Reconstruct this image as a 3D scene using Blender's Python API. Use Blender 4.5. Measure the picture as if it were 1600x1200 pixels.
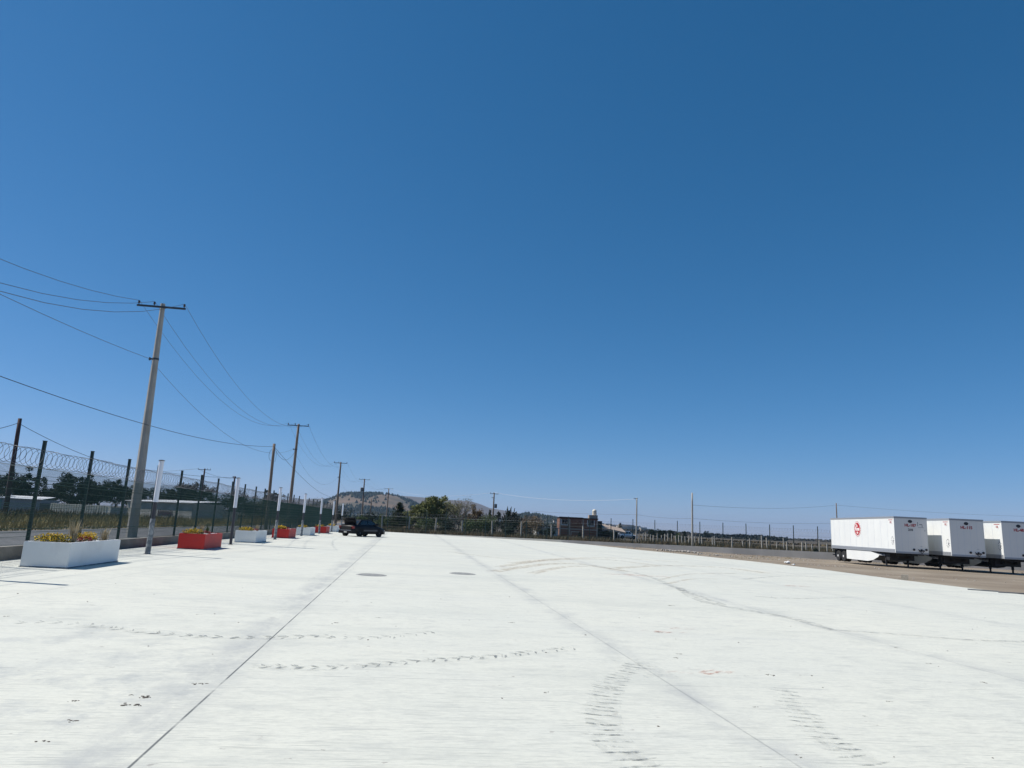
import bpy, bmesh, math, random
from mathutils import Vector, Matrix, noise
R = math.radians
for o in list(bpy.data.objects): bpy.data.objects.remove(o)
scn = bpy.context.scene
col = scn.collection

# ---------------------------------------------------------------- camera
EYE = 1.6
PITCH, ROLL, YAW, FPX = 11.5, 2.75, 7.4, 1080.0
p, r, y = R(PITCH), R(ROLL), R(YAW)
F = Vector((math.sin(y)*math.cos(p), math.cos(y)*math.cos(p), math.sin(p)))
RT = Vector((math.cos(y), -math.sin(y), 0)); UP = RT.cross(F)
R2 = RT*math.cos(r)+UP*math.sin(r); U2 = UP*math.cos(r)-RT*math.sin(r)
cd = bpy.data.cameras.new('camera'); cam = bpy.data.objects.new('camera', cd); col.objects.link(cam)
M3 = Matrix((R2, U2, -F)).transposed()
cam.matrix_world = Matrix.Translation((0, 0, EYE)) @ M3.to_4x4()
cd.sensor_width = 36; cd.lens = 36*FPX/1600; cd.clip_start = 0.1; cd.clip_end = 30000
scn.camera = cam
scn.render.resolution_x, scn.render.resolution_y = 1024, 768

# ---------------------------------------------------------------- sky and sun
SUN_EL, SUN_AZ = 52, -77          # azimuth from +Y towards +X
w = bpy.data.worlds.new('World'); scn.world = w; w.use_nodes = True
nt = w.node_tree; bg = nt.nodes['Background']
sky = nt.nodes.new('ShaderNodeTexSky'); sky.sky_type = 'NISHITA'; sky.sun_disc = False
sky.sun_elevation = R(SUN_EL); sky.sun_rotation = R(SUN_AZ)
sky.altitude = 2600; sky.air_density = 1.0; sky.dust_density = 0.7; sky.ozone_density = 3.0
# clear high-altitude air: deepen the blue of the model sky a little (red falls off faster than green)
sp_ = nt.nodes.new('ShaderNodeSeparateColor'); cb_ = nt.nodes.new('ShaderNodeCombineColor'); nt.links.new(sky.outputs[0], sp_.inputs[0])
for ch, (k_, g_) in enumerate(((.325, 1.43), (.96, .84), (1.42, .79))):
    m1 = nt.nodes.new('ShaderNodeMath'); m1.operation = 'POWER'; m1.inputs[1].default_value = g_
    m2 = nt.nodes.new('ShaderNodeMath'); m2.operation = 'MULTIPLY'; m2.inputs[1].default_value = k_
    nt.links.new(sp_.outputs[ch], m1.inputs[0]); nt.links.new(m1.outputs[0], m2.inputs[0]); nt.links.new(m2.outputs[0], cb_.inputs[ch])
nt.links.new(cb_.outputs[0], bg.inputs[0]); bg.inputs[1].default_value = 0.085
sd = bpy.data.lights.new('sun', 'SUN'); sd.energy = 4.6; sd.angle = R(0.53); sd.color = (1, .955, .89)
so = bpy.data.objects.new('sun', sd); col.objects.link(so)
sv = Vector((math.sin(R(SUN_AZ))*math.cos(R(SUN_EL)), math.cos(R(SUN_AZ))*math.cos(R(SUN_EL)), math.sin(R(SUN_EL))))
so.rotation_euler = sv.to_track_quat('Z', 'Y').to_euler()
scn.view_settings.view_transform = 'Standard'; scn.view_settings.look = 'None'
scn.view_settings.exposure = 0.25; scn.view_settings.gamma = 1

# ---------------------------------------------------------------- helpers
def ray(px, py):
    return F*FPX + R2*(px-800) - U2*(py-600)
def at(px, py, Y):
    d = ray(px, py); q = d*(Y/d.y); q.z += EYE; return q
def clamp(v, a, b): return max(a, min(b, v))
def sm(v, a, b):
    t = clamp((v-a)/(b-a), 0, 1); return t*t*(3-2*t)
def lot(X, Y): return -.007*X - .001*Y
def G(X, Y):
    z = -.007*clamp(X, -12, 60) - .001*clamp(Y, -60, 180)
    z -= .0062*clamp(Y-95, 0, 100)*sm(X, -5, 30)
    z -= .15*sm(X, 27, 31)*sm(Y, 50, 65)*(1-sm(Y, 95, 110))
    return z

def mat(name, c, rough=.85, c2=None, scale=3., metal=0., bump=0., bscale=40., spec=None, stretch=None, detail=6., lo=.35, hi=.65, emis=None):
    m = bpy.data.materials.new(name); m.use_nodes = True
    n = m.node_tree; b = n.nodes['Principled BSDF']
    b.inputs['Base Color'].default_value = (*c, 1); b.inputs['Roughness'].default_value = rough
    b.inputs['Metallic'].default_value = metal
    if spec is not None: b.inputs['Specular IOR Level'].default_value = spec
    tc = n.nodes.new('ShaderNodeTexCoord'); src = tc.outputs['Object']
    if stretch:
        mp = n.nodes.new('ShaderNodeMapping'); mp.inputs['Scale'].default_value = stretch
        n.links.new(src, mp.inputs[0]); src = mp.outputs[0]
    if c2:
        nz = n.nodes.new('ShaderNodeTexNoise'); nz.inputs['Scale'].default_value = scale; nz.inputs['Detail'].default_value = detail
        n.links.new(src, nz.inputs['Vector'])
        cr = n.nodes.new('ShaderNodeValToRGB'); cr.color_ramp.elements[0].position = lo; cr.color_ramp.elements[1].position = hi
        cr.color_ramp.elements[0].color = (*c, 1); cr.color_ramp.elements[1].color = (*c2, 1)
        n.links.new(nz.outputs[0], cr.inputs[0]); n.links.new(cr.outputs[0], b.inputs['Base Color'])
    if bump:
        nb = n.nodes.new('ShaderNodeTexNoise'); nb.inputs['Scale'].default_value = bscale; nb.inputs['Detail'].default_value = 4
        n.links.new(src, nb.inputs['Vector'])
        bp = n.nodes.new('ShaderNodeBump'); bp.inputs['Strength'].default_value = bump; bp.inputs['Distance'].default_value = .05
        n.links.new(nb.outputs[0], bp.inputs['Height']); n.links.new(bp.outputs[0], b.inputs['Normal'])
    return m

def tag(o, label=None, cat=None, group=None, kind=None, category=None):
    cat = cat or category
    if label: o['label'] = label
    if cat: o['category'] = cat
    if group: o['group'] = group
    if kind: o['kind'] = kind
    return o
def empty(name, loc, rz=0, **k):
    o = bpy.data.objects.new(name, None); col.objects.link(o); o.location = loc; o.rotation_euler = (0, 0, rz)
    o.empty_display_size = .2
    return tag(o, **k)
def build(name, bm, m, parent=None, smooth=False, **k):
    me = bpy.data.meshes.new(name); bm.to_mesh(me); bm.free()
    for mm in (m if isinstance(m, (list, tuple)) else [m]): me.materials.append(mm)
    if smooth:
        for f in me.polygons: f.use_smooth = True
    o = bpy.data.objects.new(name, me); col.objects.link(o)
    if parent: o.parent = parent
    return tag(o, **k)
def nb(): return bmesh.new()
def face(bm, pts, mi=0):
    f = bm.faces.new([bm.verts.new(q) for q in pts]); f.material_index = mi; return f
def box(bm, x0, x1, y0, y1, z0, z1, mi=0):
    v = [bm.verts.new(q) for q in ((x0,y0,z0),(x1,y0,z0),(x1,y1,z0),(x0,y1,z0),(x0,y0,z1),(x1,y0,z1),(x1,y1,z1),(x0,y1,z1))]
    for i in ((3,2,1,0),(4,5,6,7),(0,1,5,4),(1,2,6,5),(2,3,7,6),(3,0,4,7)):
        f = bm.faces.new([v[k] for k in i]); f.material_index = mi
def prism(bm, pts, off, mi=0):
    """solid from a planar polygon pushed along off"""
    a = [bm.verts.new(q) for q in pts]; b = [bm.verts.new(Vector(q)+Vector(off)) for q in pts]
    n = len(a)
    f = bm.faces.new(a[::-1]); f.material_index = mi; f = bm.faces.new(b); f.material_index = mi
    for i in range(n):
        f = bm.faces.new((a[i], a[(i+1) % n], b[(i+1) % n], b[i])); f.material_index = mi
def tube(bm, pts, rad, n=6, cap=True, twist=0):
    pts = [Vector(q) for q in pts]; rads = rad if isinstance(rad, (list, tuple)) else [rad]*len(pts)
    rings = []; up = Vector((0, 0, 1))
    t0 = (pts[1]-pts[0]).normalized()
    a = t0.cross(up)
    if a.length < .05: a = Vector((1, 0, 0))
    a.normalize()
    for i, q in enumerate(pts):
        t = (pts[min(i+1, len(pts)-1)]-pts[max(i-1, 0)]).normalized()
        a = (a - t*a.dot(t)).normalized(); b = t.cross(a)
        rings.append([bm.verts.new(q+(a*math.cos(k*2*math.pi/n+twist)+b*math.sin(k*2*math.pi/n+twist))*rads[i]) for k in range(n)])
    for i in range(len(rings)-1):
        for k in range(n):
            bm.faces.new((rings[i][k], rings[i][(k+1) % n], rings[i+1][(k+1) % n], rings[i+1][k]))
    if cap:
        bm.faces.new(rings[0][::-1]); bm.faces.new(rings[-1])
def lathe(bm, prof, n=20, M=None):
    M = M or Matrix()
    rings = [[bm.verts.new(M @ Vector((rr*math.cos(k*2*math.pi/n), rr*math.sin(k*2*math.pi/n), z))) for k in range(n)] for rr, z in prof]
    for i in range(len(rings)-1):
        for k in range(n):
            bm.faces.new((rings[i][k], rings[i][(k+1) % n], rings[i+1][(k+1) % n], rings[i+1][k]))
    bm.faces.new(rings[0][::-1]); bm.faces.new(rings[-1])
def loft(bm, rings, cap=True):
    vs = [[bm.verts.new(q) for q in rg] for rg in rings]; n = len(vs[0])
    for i in range(len(vs)-1):
        for k in range(n):
            bm.faces.new((vs[i][k], vs[i][(k+1) % n], vs[i+1][(k+1) % n], vs[i+1][k]))
    if cap: bm.faces.new(vs[0][::-1]); bm.faces.new(vs[-1])
def strip(bm, pts, halfw, z=0.):
    """flat ribbon along pts (Vectors)"""
    vs = []
    for i, q in enumerate(pts):
        t = (pts[min(i+1, len(pts)-1)]-pts[max(i-1, 0)]); nrm = Vector((-t.y, t.x, 0)).normalized()
        h = halfw[i] if isinstance(halfw, list) else halfw
        vs.append((bm.verts.new(q+nrm*h), bm.verts.new(q-nrm*h)))
    for i in range(len(vs)-1):
        bm.faces.new((vs[i][0], vs[i][1], vs[i+1][1], vs[i+1][0]))
def text(name, s, size, m, parent, M, label=None, bold=.0):
    cu = bpy.data.curves.new(name, 'FONT'); cu.body = s; cu.size = size; cu.align_x = 'CENTER'; cu.align_y = 'CENTER'; cu.extrude = .002; cu.offset = bold
    t = bpy.data.objects.new('tmp', cu); col.objects.link(t)
    bpy.context.view_layer.update()
    me = bpy.data.meshes.new_from_object(t.evaluated_get(bpy.context.evaluated_depsgraph_get()))
    bpy.data.objects.remove(t); me.transform(M); me.materials.clear(); me.materials.append(m)
    o = bpy.data.objects.new(name, me); col.objects.link(o); o.parent = parent
    if label: o['label'] = label
    return o
def copy_tree(o, parent=None):
    c = o.copy(); col.objects.link(c); c.parent = parent
    for ch in list(o.children): copy_tree(ch, c)
    return c

# ---------------------------------------------------------------- ground sheet, slab, road
rnd = random.Random(5)
M_dirt = mat('dirt', (.185, .143, .098), .95, (.28, .232, .17), .22, bump=.5, bscale=6, detail=10)
M_field = mat('field_soil', (.045, .035, .022), .95, (.10, .075, .045), .03, bump=.4, bscale=2)
def axis(fine0, fine1, step, far):
    a = []; v = fine0
    while v <= fine1: a.append(v); v += step
    s = step
    while a[-1] < far: s *= 1.35; a.append(a[-1]+s)
    s = step
    while a[0] > -far: s *= 1.35; a.insert(0, a[0]-s)
    return a
xs = axis(-60, 90, 3, 7000); ys = axis(-30, 220, 3, 8000)
xs = [x for x in xs]; ys = [q for q in ys if q > -4000]
bm = nb(); grid = []
for yy in ys:
    row = []
    for xx in xs:
        z = G(xx, yy)
        if abs(xx) < 100 and yy < 300 and not (-14 < xx < 28 and yy < 96):
            z += .05*noise.noise(Vector((xx*.15, yy*.15, 0)))
        if -12 < xx < 30 and yy < 92: z -= .05
        row.append(bm.verts.new((xx, yy, z)))
    grid.append(row)
for j in range(len(ys)-1):
    for i in range(len(xs)-1):
        f = bm.faces.new((grid[j][i], grid[j][i+1], grid[j+1][i+1], grid[j+1][i]))
        cx, cy = (xs[i]+xs[i+1])/2, (ys[j]+ys[j+1])/2
        inlot = cx > -13 and cx < 75 and cy < 95
        road = -26 < cx <= -13 and cy < 250
        f.material_index = 0 if (inlot or road) else 1
build('ground', bm, [M_dirt, M_field], smooth=True, kind='structure')

# concrete
def concrete_mat():
    m = mat('concrete_slab', (.60, .61, .59), .8)
    n = m.node_tree; L = n.links.new; N = n.nodes.new; b = n.nodes['Principled BSDF']
    tc = N('ShaderNodeTexCoord'); sep = N('ShaderNodeSeparateXYZ'); L(tc.outputs['Object'], sep.inputs[0])
    def noi(scale, vec, det=6, rough=.6):
        mp = N('ShaderNodeMapping'); mp.inputs['Scale'].default_value = vec; L(tc.outputs['Object'], mp.inputs[0])
        z = N('ShaderNodeTexNoise'); z.inputs['Scale'].default_value = scale; z.inputs['Detail'].default_value = det; z.inputs['Roughness'].default_value = rough
        L(mp.outputs[0], z.inputs['Vector']); return z.outputs[0]
    def mth(op, a, c, cl=False):
        q = N('ShaderNodeMath'); q.operation = op; q.use_clamp = cl
        for i, s in enumerate((a, c)):
            if s is None: continue
            if isinstance(s, (int, float)): q.inputs[i].default_value = s
            else: L(s, q.inputs[i])
        return q.outputs[0]
    def ramp(v, lo, hi):
        q = N('ShaderNodeMapRange'); q.inputs[1].default_value = lo; q.inputs[2].default_value = hi; L(v, q.inputs[0]); return q.outputs[0]
    def mix(colr, fac, c2):
        q = N('ShaderNodeMix'); q.data_type = 'RGBA'
        if isinstance(fac, (int, float)): q.inputs[0].default_value = fac
        else: L(fac, q.inputs[0])
        L(colr, q.inputs[6]); q.inputs[7].default_value = (*c2, 1); return q.outputs[2]
    rgb = N('ShaderNodeRGB'); rgb.outputs[0].default_value = (.65, .642, .552, 1); c = rgb.outputs[0]
    c = mix(c, mth('MULTIPLY', ramp(noi(.12, (1, 1, 1)), .35, .7), .35), (.50, .53, .50))
    c = mix(c, mth('MULTIPLY', ramp(noi(.5, (.35, 1, 1), 8), .5, .75), .45), (.52, .53, .49))
    # broom strokes across the lane
    tine = ramp(noi(1, (.8, 30, 1), 3, .7), .56, .72)
    patch = ramp(noi(.35, (1, .6, 1), 4), .46, .62)
    near = ramp(sep.outputs[1], 11, 5)
    c = mix(c, mth('MULTIPLY', mth('MULTIPLY', tine, mth('MAXIMUM', patch, mth('MULTIPLY', near, .8))), .85), (.30, .31, .285))
    fine = ramp(noi(1, (2.5, 70, 1), 2, .6), .58, .70)
    c = mix(c, mth('MULTIPLY', mth('MULTIPLY', fine, near), .75), (.24, .25, .23))
    c = mix(c, mth('MULTIPLY', ramp(noi(22, (.6, 1.6, 1), 4, .7), .42, .7), .45), (.42, .43, .39))
    c = mix(c, mth('MULTIPLY', ramp(noi(2.6, (.7, 1.5, 1), 10, .72), .50, .70), .55), (.40, .41, .38))
    c = mix(c, mth('MULTIPLY', ramp(noi(.28, (.5, 1.3, 1), 8, .65), .50, .66), .42), (.44, .455, .41))
    # streaks along y? wide drag marks
    drag = ramp(noi(.8, (.25, 2.2, 1), 6, .7), .58, .74)
    c = mix(c, mth('MULTIPLY', drag, .16), (.46, .48, .46))
    # dirty patch in the near left panel
    lx = ramp(sep.outputs[0], -1.0, -2.3)
    ny = ramp(sep.outputs[1], 14, 6)
    dn = ramp(noi(1.1, (1, .8, 1), 10, .75), .5, .68)
    c = mix(c, mth('MULTIPLY', mth('MULTIPLY', mth('MULTIPLY', lx, ny), dn), .85), (.33, .35, .35))
    # specks
    sp = ramp(noi(7, (.8, 1.2, 1), 3), .70, .75)
    c = mix(c, mth('MULTIPLY', sp, .75), (.30, .28, .25))
    # lengthways joints with dirt
    wob = mth('MULTIPLY', mth('SUBTRACT', noi(.35, (1, 1, 1), 8), .5), .5)
    for jx, slope, dirt, wd in ((-1.53, -.017, .85, .30), (2.86, -.001, .75, .22), (7.55, .027, .65, .28), (13.4, 0, .4, .3), (18.9, 0, .35, .3), (-6.4, 0, .15, .3)):
        xx_ = mth('SUBTRACT', sep.outputs[0], mth('MULTIPLY', sep.outputs[1], slope))
        d = mth('ABSOLUTE', mth('SUBTRACT', xx_, jx), None)
        dd = mth('ABSOLUTE', mth('SUBTRACT', mth('ADD', xx_, wob), jx+(-.22 if jx == -1.53 else 0)), None)
        sm_ = ramp(dd, wd*1.5, 0)
        c = mix(c, mth('MULTIPLY', mth('MULTIPLY', sm_, ramp(noi(1.6, (1, .5, 1), 10, .75), .40, .62)), dirt), (.36, .37, .36))
        ln = ramp(d, .013, .005)
        c = mix(c, mth('MULTIPLY', mth('MULTIPLY', ln, ramp(noi(2.2, (1, .6, 1), 6), .30, .5)), .95 if jx == -1.53 else .35), (.10, .11, .11))
    # cross joints every 4.6 m, faint
    ym = mth('ABSOLUTE', mth('SUBTRACT', mth('MODULO', mth('ADD', sep.outputs[1], 100.55), 4.6), 2.3), None)
    c = mix(c, mth('MULTIPLY', mth('MULTIPLY', ramp(ym, .012, .004), ramp(noi(.8, (1, .2, 1)), .45, .55)), .65), (.25, .26, .26))
    # yellowish wash further out right
    wash = mth('MULTIPLY', ramp(noi(.1, (1, 1.6, 1), 8, .7), .48, .65), ramp(sep.outputs[1], 15, 40))
    c = mix(c, mth('MULTIPLY', wash, .3), (.50, .49, .42))
    L(c, b.inputs['Base Color'])
    hb = mth('ADD', mth('MULTIPLY', noi(1, (1.5, 36, 1), 3, .7), .6), mth('MULTIPLY', noi(60, (1, 1, 1), 2), .3))
    bp = N('ShaderNodeBump'); bp.inputs['Strength'].default_value = .35; bp.inputs['Distance'].default_value = .01
    L(hb, bp.inputs['Height']); L(bp.outputs[0], b.inputs['Normal'])
    return m
M_conc = concrete_mat()
edge = [(-10.38, -12), (24.4, -12), (24.4, 20), (24.3, 26), (24.2, 33), (24.9, 40), (25.0, 47), (23.6, 57), (21.6, 66), (19.8, 78), (17.6, 85.0), (9, 88.3), (-2, 91.9), (-10.38, 94.6)]
# densify slab edge with small raggedness on the dirt side
er = []
for i in range(len(edge)):
    a, b_ = Vector((*edge[i], 0)), Vector((*edge[(i+1) % len(edge)], 0))
    rag = 1 <= i <= 9
    n = max(1, int((b_-a).length/.7)) if rag else 1
    for k in range(n):
        q = a.lerp(b_, k/n)
        if rag and 0 < k: q.x += rnd.uniform(-.035, .035)
        er.append((q.x, q.y))
def on_slab(X, Y, dz=0.): return Vector((X, Y, lot(X, Y)+.03+dz))
bm = nb()
top = [bm.verts.new(on_slab(*q)) for q in er]; bot = [bm.verts.new(on_slab(*q, dz=-.3)) for q in er]
bm.faces.new(top)
for i in range(len(top)): bm.faces.new((top[i], bot[i], bot[(i+1) % len(top)], top[(i+1) % len(top)]))
bmesh.ops.triangulate(bm, faces=[f for f in bm.faces if len(f.verts) > 4])
bmesh.ops.recalc_face_normals(bm, faces=bm.faces)
build('concrete_yard', bm, M_conc, kind='structure')

M_asph = mat('asphalt', (.115, .118, .125), .9, (.16, .162, .168), .6, bump=.3, bscale=30)
bm = nb(); n = 80
def road_x(Y): return (-12.9-.9*sm(Y, 28, 48)-.4*sm(Y, 60, 120), -20.2+.8*sm(Y, 40, 90))
pr_ = None
for k in range(n+1):
    Y = -60+k*(420/n); a, b_ = road_x(Y)
    cur = (bm.verts.new((b_, Y, G(b_, Y)+.06)), bm.verts.new((a, Y, G(a, Y)+.06)))
    if pr_: bm.faces.new((pr_[0], pr_[1], cur[1], cur[0]))
    pr_ = cur
build('road', bm, M_asph, kind='structure')

# ---------------------------------------------------------------- slab marks (tyre prints, clay)
def decal_mat(name, c, amt, scale=9, stretch=(1, 1, 1), lo=.42, hi=.62):
    m = mat(name, c, .95); n = m.node_tree; b = n.nodes['Principled BSDF']
    tc = n.nodes.new('ShaderNodeTexCoord'); mp = n.nodes.new('ShaderNodeMapping'); mp.inputs['Scale'].default_value = stretch
    nz = n.nodes.new('ShaderNodeTexNoise'); nz.inputs['Scale'].default_value = scale; nz.inputs['Detail'].default_value = 6; nz.inputs['Roughness'].default_value = .7
    mr = n.nodes.new('ShaderNodeMapRange'); mr.inputs[1].default_value = lo; mr.inputs[2].default_value = hi; mr.inputs[4].default_value = amt
    n.links.new(tc.outputs['Object'], mp.inputs[0]); n.links.new(mp.outputs[0], nz.inputs['Vector']); n.links.new(nz.outputs[0], mr.inputs[0]); n.links.new(mr.outputs[0], b.inputs['Alpha'])
    return m
M_tyre = decal_mat('tyre_print', (.22, .24, .24), .72, 11, lo=.40, hi=.62)
M_tyres = decal_mat('tyre_smear', (.40, .42, .41), .26, 6, lo=.48, hi=.72)
M_tyref = decal_mat('tyre_print_faint', (.30, .31, .30), .38, 5)
M_brown = decal_mat('clay_print', (.46, .36, .25), .42, 3)
M_red = decal_mat('red_clay', (.55, .18, .10), .45, 6)
def gnd(px, py, dz=.004):
    d = ray(px, py); t = (.03-EYE)/(d.z+.001*d.y+.007*d.x); q = d*t
    return on_slab(q.x, q.y, dz)
def spline(pts, n):
    out = []; pts = [pts[0]]+pts+[pts[-1]]
    for i in range(1, len(pts)-2):
        for k in range(n):
            t = k/n; a, b_, c, d = pts[i-1], pts[i], pts[i+1], pts[i+2]
            out.append(b_*.5*2+(c-a)*.5*t+(a*2-b_*5+c*4-d)*.5*t*t+(b_*3-a-c*3+d)*.5*t**3)
    out.append(pts[-2]); return out
def sliver(bm, c, ang, ln, wd):
    u = Vector((math.cos(ang), math.sin(ang), 0)); v = Vector((-u.y, u.x, 0))
    bend = v*rnd.uniform(-.1, .1)*ln
    pts = [c-u*ln/2, c-u*ln*.1-v*wd/2+bend, c+u*ln/2, c+u*ln*.1+v*wd/2+bend]
    pts = [on_slab(q.x, q.y, .004+.0005) for q in pts]
    face(bm, pts)
def track(bm, pxs, width, pitch, ang_off, lug, wd, both=True):
    P = spline([gnd(*q) for q in pxs], 24); acc = 0
    for i in range(1, len(P)):
        acc += (P[i]-P[i-1]).length
        while acc > pitch:
            acc -= pitch
            t = P[i]-P[i-1]; a = math.atan2(t.y, t.x); nrm = Vector((-t.y, t.x, 0)).normalized()
            for s in ((-1, 1, -.4, .5) if both else (1,)):
                if rnd.random() < .15: continue
                c = P[i]+nrm*s*width*.27+t.normalized()*rnd.uniform(-.02, .02)
                sliver(bm, c, a+math.pi/2+(1 if s > 0 else -1)*ang_off, lug*rnd.uniform(.6, 1.1), wd*rnd.uniform(.6, 1.4))
bm = nb()
track(bm, [(385, 1040), (520, 1043), (640, 1034), (760, 1026), (900, 1012)], .26, .17, .75, .22, .035)
track(bm, [(200, 985), (300, 994), (420, 996), (520, 993)], .3, .2, .7, .24, .04)
track(bm, [(5, 972), (110, 974), (205, 986)], .3, .2, .7, .22, .03)
track(bm, [(1000, 1036), (955, 1070), (938, 1110), (950, 1155), (985, 1185), (1030, 1215)], .34, .15, .12, .25, .026)
track(bm, [(1225, 1075), (1250, 1115), (1300, 1160), (1370, 1195), (1420, 1215)], .34, .16, .12, .21, .021)
track(bm, [(490, 995), (580, 997), (680, 987)], .3, .2, .7, .2, .025)
SM_ = []
build('tyre_marks', bm, M_tyre, kind='stuff', label='dark herringbone tyre prints curving over the pale concrete', category='tyre marks')
def arcs(bm, lst):
    for pxs, w_ in lst:
        P = spline([gnd(*q, dz=.0055) for q in pxs], 14); strip(bm, P, w_)
bm = nb()
arcs(bm, [([(385, 1041), (520, 1044), (640, 1035), (760, 1027), (900, 1013)], .13), ([(120, 976), (300, 993), (420, 996), (520, 993)], .16),
          ([(1000, 1036), (958, 1070), (942, 1110), (955, 1155), (990, 1185), (1035, 1215)], [.03+.13*min(1, i_/18, (70-i_)/18) for i_ in range(71)]), ([(1225, 1075), (1250, 1115), (1300, 1160), (1370, 1195), (1420, 1215)], [.02+.10*min(1, i_/16, (56-i_)/14) for i_ in range(57)]),
          ([(975, 1030), (1010, 1045), (1040, 1062)], .2)])
build('tyre_smears', bm, M_tyres, kind='stuff', label='soft grey dust smeared along the tyre prints', category='tyre smears')
bm = nb()
arcs(bm, [([(1290, 984), (1400, 991), (1500, 999), (1620, 1004)], .09), ([(905, 880), (1000, 897), (1060, 920), (1130, 945)], .10),
          ([(1060, 918), (1100, 940), (1230, 965), (1300, 985)], .13),
          ([(1160, 905), (1230, 900), (1290, 902)], .1), ([(1180, 932), (1240, 935), (1330, 934)], .07)])
build('tyre_scuffs', bm, M_tyref, kind='stuff', label='faint grey wheel scuffs on the right of the concrete', category='tyre scuffs')
bm = nb()
arcs(bm, [([(770, 893), (850, 882), (900, 881), (980, 893)], .26), ([(800, 880), (880, 873), (960, 872), (1060, 878)], .25),
          ([(780, 886), (850, 876), (940, 874), (1030, 884)], .22), ([(960, 888), (1040, 884), (1130, 887), (1200, 896)], .28),
          ([(1030, 906), (1080, 897), (1150, 896)], .09), ([(1045, 912), (1080, 905), (1120, 905)], .08), ([(830, 896), (880, 886), (915, 885)], .2),
          ([(700, 862), (780, 872), (880, 878)], .1)])
build('clay_tracks', bm, M_brown, kind='stuff', label='brown clay wheel arcs sweeping across the far concrete', category='clay tracks')
bm = nb()
for px, py, a, l_, w_ in ((992, 899, 0, 2.2, .5), (1130, 1050, .5, .5, .1), (1030, 987, .6, .5, .12), (1060, 982, .6, .45, .1), (1095, 1052, .3, .5, .08), (1245, 916, .2, 1.2, .3)):
    c = gnd(px, py)
    for k in range(14): sliver(bm, c+Vector((rnd.gauss(0, l_*.3), rnd.gauss(0, w_*.4), 0)), a+rnd.uniform(-.3, .3), l_*.5, w_*.25)
build('red_clay_smears', bm, M_red, kind='stuff', label='small red clay smears on the concrete', category='clay smears')
M_crumb = mat('mud_crumb', (.10, .085, .07), .95)
bm = nb()
def rock(bm, c, s, rr=rnd, flat=.6):
    q = bmesh.ops.create_icosphere(bm, subdivisions=1, radius=1)['verts']
    ax = Vector((rr.uniform(.7, 1.2), rr.uniform(.6, 1.1), rr.uniform(.5, .9)*flat))*s
    rot = Matrix.Rotation(rr.uniform(0, 6.3), 3, 'Z')
    for v in q:
        d = v.co.copy(); v.co = rot @ Vector((d.x*ax.x, d.y*ax.y, d.z*ax.z))*rr.uniform(.8, 1.2)+c
for px, py, s in ((232, 1089, .05), (206, 1102, .055), (116, 1095, .03), (70, 1158, .03), (112, 1126, .03), (10, 963, .03), (205, 1086, .02), (305, 1068, .03), (320, 1068, .03),
                  (1203, 1055, .035), (1250, 1055, .015), (800, 951+22, .03), (1352, 1119, .015), (1400, 1012, .03), (1180, 1105, .02), (1536, 1066, .035), (1388, 1096, .02), (505, 1172, .012), (855, 1082, .03),
                  (1452, 1037, .03), (1245, 1180, .015), (1252, 1184, .015), (1370, 1133, .015), (313, 960, .03), (590, 965, .03), (524, 973, .03), (1062, 1022, .03), (1055, 1028, .03), (1030, 988, .05), (1047, 946, .05)):
    c = gnd(px, py, 0)
    for k in range(9): rock(bm, c+Vector((rnd.gauss(0, s*.8), rnd.gauss(0, s*.5), s*.05)), s*rnd.uniform(.10, .42), flat=.25)
for k in range(260):
    X = rnd.uniform(-9, 22); Y = rnd.uniform(4, 45); rock(bm, on_slab(X, Y, .002), rnd.uniform(.006, .016), flat=.5)
build('mud_crumbs', bm, M_crumb, kind='stuff', label='dried mud crumbs scattered over the concrete', category='mud crumbs')

# ---------------------------------------------------------------- dark discs in the slab
M_disc = mat('disc_dark_grey', (.19, .195, .195), .85, (.32, .32, .30), 5, bump=.3)
for (px, py), lb in zip(((580, 898.5), (722, 896.5)), ('dark round disc, left one of two in the concrete', 'dark round disc near the second joint, right one of two')):
    c = gnd(px, py, .002); e = empty('dark_disc', c, label=lb, cat='manhole cover', group='dark discs in the yard')
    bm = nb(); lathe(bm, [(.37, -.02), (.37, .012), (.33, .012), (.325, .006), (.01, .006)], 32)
    build('lid', bm, M_disc, e)  # flat dark grey disc with a paler rim, level with the concrete
    bm = nb(); lathe(bm, [(.43, -.02), (.43, .004), (.38, .008), (.378, -.02)], 32); build('frame', bm, mat('disc_rim_grey', (.36, .36, .34), .8), e)

# ---------------------------------------------------------------- perimeter fences
M_green = mat('post_green', (.012, .03, .026), .5, (.02, .04, .034), 4, spec=.4)
M_wire = mat('mesh_wire', (.015, .055, .042), .6)
M_razor = mat('razor_galv', (.10, .11, .125), .6)
M_strand = mat('strand_galv', (.62, .64, .66), .4, metal=.3)
M_plinth = mat('plinth_concrete', (.17, .155, .13), .95, (.25, .235, .2), 1.4, bump=.4, bscale=14)
M_wall2 = mat('low_wall_concrete', (.50, .465, .41), .95, (.60, .56, .50), .5, bump=.4, bscale=10)
FX = -10.6
def panel_mesh(L, H, rad, dv, dh):
    bm = nb()
    nv = int(L/dv)
    def bar(a, b_, rr):
        tube(bm, [a, b_], rr, 3, cap=False)
    for k in range(nv+1):
        x = k*L/nv; bar((0, x, 0), (0, x, H), rad)
    nh = int(H/dh)
    for k in range(nh+1): bar((.006, 0, k*H/nh), (.006, L, k*H/nh), rad)
    for zf in (.18, .5, .82):          # stiffening folds
        z = H*zf
        for dz in (-.05, .05): bar((.012, 0, z+dz), (.012, L, z+dz), rad*1.5)
    return bm
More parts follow.
